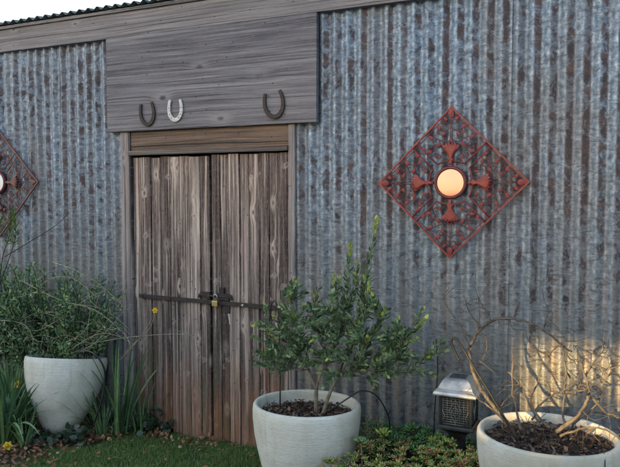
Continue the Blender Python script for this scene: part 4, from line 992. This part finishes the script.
def rosettes(C, rad, nl, Lr, wf, up=0.5):
    P, D, N, Ls, Ws = [], [], [], [], []
    for c in C:
        tilt = Vector((random.gauss(0, .25), random.gauss(-.25, .25), 1)).normalized(); a0 = random.random() * 6.28
        e1 = tilt.cross(Vector((1, 0.1, 0))).normalized(); e2 = tilt.cross(e1); sc = random.uniform(.7, 1.25)
        for k in range(nl):
            an = a0 + k * 2.4; el = 0.15 + 1.15 * (k / nl); d = (e1 * math.cos(an) + e2 * math.sin(an)) * math.cos(el) + tilt * math.sin(el)
            P.append(Vector(c) - tilt * 0.004 + d * 0.002); D.append(d); N.append(tilt * math.cos(el) - (e1 * math.cos(an) + e2 * math.sin(an)) * math.sin(el))
            L = random.uniform(*Lr) * sc * (1.1 - 0.5 * k / nl); Ls.append(L); Ws.append(L * wf)
    return leaves([tuple(p) for p in P], [tuple(p) for p in D], [tuple(p) for p in N], Ls, Ws, FAT_V, FAT_T)
inpot = lambda x, y: ((x - .936) ** 2 + (y + .555) ** 2 < .27 ** 2 and y > -.62) or ((x - 2.134) ** 2 + (y + .6) ** 2 < .285 ** 2) or (x - 1.70) ** 2 + (y + .4) ** 2 < .05 ** 2
C = []
while len(C) < 560:
    x, y = random.uniform(1.0, 1.95), random.uniform(-0.84, -0.05)
    if inpot(x, y) or (x < 1.14 and y < -.66): continue
    C.append((x, y, hump(x, y) - random.random() ** 2 * 0.16))
for k in range(90):
    x, y = random.gauss(1.77, .045), random.gauss(-.60, .04)
    if not inpot(x, y): C.append((x, y, random.uniform(0.27, 0.40)))
VV, FF = rosettes(C, .03, 12, (0.016, 0.026), 0.55)
o = mesh_obj('succulent_ground_cover', VV, FF, M['succ'], None, True); o['kind'] = 'stuff'; o['label'] = 'low green and reddish succulent ground cover between the planters'
C = []
while len(C) < 260:
    x, y = random.uniform(1.2, 1.9), random.uniform(-0.40, -0.05)
    if inpot(x, y): continue
    C.append((x, y, hump(x, y) + 0.015 - random.random() ** 2 * 0.18))
VV, FF = rosettes(C, .03, 11, (0.024, 0.036), 0.6)
o = mesh_obj('dark_ground_cover', VV, FF, M['succdark'], None, True); o['kind'] = 'stuff'; o['label'] = 'darker green fleshy ground cover along the foot of the iron wall'
def big_rosette(x, y, dz, mat, label, Lr=(.03, .04), nl=18, wf=.5):
    z = hump(x, y) + dz; t = thing('rosette_succulent', label, 'succulent', (x, y, 0.12), 'larger succulents in the ground cover')
    V, F = rosettes([(x, y, z)], .03, nl, Lr, wf); mesh_obj('rosette', V, F, mat, t, True)
    MB().tube([(x, y, 0.12), (x + .005, y, (z + .12) / 2), (x, y, z)], .004, 6).build('stalk', M['bark'], t)
big_rosette(1.265, -0.60, 0.03, M['succpale'], 'pale green rosette succulent low in front between the planters', (.035, .045), 22)
big_rosette(1.33, -0.45, 0.035, M['tip'], 'yellow green rosette succulent near the centre of the ground cover')
big_rosette(1.56, -0.35, 0.03, M['tip'], 'yellow green rosette succulent left of the lamp post')
big_rosette(1.12, -0.70, 0.0, M['succ'], 'mixed red and green rosette succulent beside the middle planter')
# upright sprig
t = thing('upright_succulent', 'grey green upright spiky succulent rising right of the middle planter', 'succulent', (1.26, -0.42, 0.12))
P, D, N, Ls, Ws = [], [], [], [], []
sm = MB()
for (bx, by, tx, ty, tz) in ((1.26, -.42, 1.235, -.45, .46), (1.26, -.42, 1.31, -.40, .43), (1.25, -.42, 1.19, -.43, .44), (1.27, -.42, 1.27, -.36, .41)):
    q = arc((bx, by, .12), (tx, ty, tz), 0, 6, .006); sm.tube(q, .0035, 5); r = leafy_twigs([q], .4, .006, (.022, .034), (.006, .009), 1.0)
    P.append(r[0]); D.append(r[1]); N.append(r[2]); Ls.append(r[3]); Ws.append(r[4])
sm.build('stems', M['bark'], t)
V, F = leaves(*[np.concatenate(q) for q in (P, D, N, Ls, Ws)], FAT_V, FAT_T); mesh_obj('leaves', V, F, mat_leaf('greygreen_leaf', [(0.10, .16, .09), (.16, .22, .13), (.12, .15, .06)], .5, .3, .1), t, True)

# ---------------------------------------------------------------- overhead cables
def at_sky(px, py, Y): return W2(px, py, Y)
for i, (a, b) in enumerate((((30, -9), (100, 12)), ((58, -8), (135, 12)))):
    p, q = at_sky(*a, 14.0), at_sky(*b, 11.0); d = q - p
    pts = [p - d * 4 + d * 9 * k / 30 + Vector((0, 0, 0.00 * (k - 15) ** 2)) for k in range(31)]
    tag(MB().tube(pts, 0.006, 5).build('overhead_cable', M['cable']), ('left' if i == 0 else 'right') + ' of the two thin cables crossing the sky above the shed roof', 'cable', 'overhead cables')

fn = thing('added_shade_fence', 'added unseen paling fence that keeps low sun off the front of the right planter', 'fence', (0, -7, 0))  # added out of view to block low sun from the right pot
fb = MB()
for i in range(86): plank(fb, -5.0 + i * 0.105, -5.0 + i * 0.105 + 0.1, -7.02, -7.0, -0.05, 1.60 + 0.012 * math.sin(i * 1.9), 'z', i * 1.3)
fb.build('palings', M['post'], fn); MB().box(-5, 4.03, -7.06, -7.022, 0.3, 0.38).build('rail', M['post'], fn); MB().box(-5, 4.03, -7.06, -7.022, 1.2, 1.28).build('rail', M['post'], fn)
tp = thing('added_shade_topiary', 'added unseen potted topiary that darkens part of the sun patch', 'potted plant', (1.13, -3.6, 0))  # added out of view; its crown shades a corner of the sun patch
MB().lathe([(0.11, 0), (0.15, 0.28), (0.16, 0.29), (0.16, 0.31), (0.135, 0.31), (0.13, 0.27)], (1.13, -3.6, 0), 32).build('pot', M['tile'], tp)
MB().tube([(1.13, -3.6, 0.25), (1.135, -3.6, 0.7), (1.13, -3.6, 1.08)], 0.011, 8).build('trunk', M['bark'], tp)
q = unit(420) * (0.12 * rng.random((420, 1)) ** 0.4); V, F = leaves(q + np.array([1.13, -3.6, 1.11]), unit(420) + q * 6, unit(420), 0.03 + rng.random(420) * .02, 0.014 + rng.random(420) * .008)
mesh_obj('foliage', V, F, M['shrub'], tp)
# ---------------------------------------------------------------- added unseen house: shades the shed, its gap shaped for the sun patch
hs = thing('added_shade_house', 'added unseen cream house that shades the shed, its passage shaped to let one sun patch through', 'house', (0, -11, 0))
GX0, GX1, GZ = -1.66, 2.2, 2.68
w = MB(); w.box(-11, GX0, -11.3, -11.0, -0.1, 4.75); w.build('wall', M['render'], hs)
w = MB(); w.box(GX1, 15, -11.3, -11.0, -0.1, 4.75); w.build('wall', M['render'], hs)
w = MB(); w.box(GX0 + .002, GX1 - .002, -11.3, -11.0, GZ, 4.75); w.build('lintel', M['render'], hs)
w = MB(); w.prism([(-11.3, 4.753), (15.3, 4.753), (15.3, 4.84), (-11.3, 4.84)], -11.8, -10.6); w.build('roof', M['tile'], hs)
for xx in (-9, -5, 5.5, 9.5):
    f = MB().box(xx - .65, xx + .65, -10.998, -10.95, 0.95, 2.15).build('window', M['white'], hs)
    MB().box(xx - .57, xx + .57, -10.948, -10.94, 1.03, 2.07).build('pane', M['glass'], f)
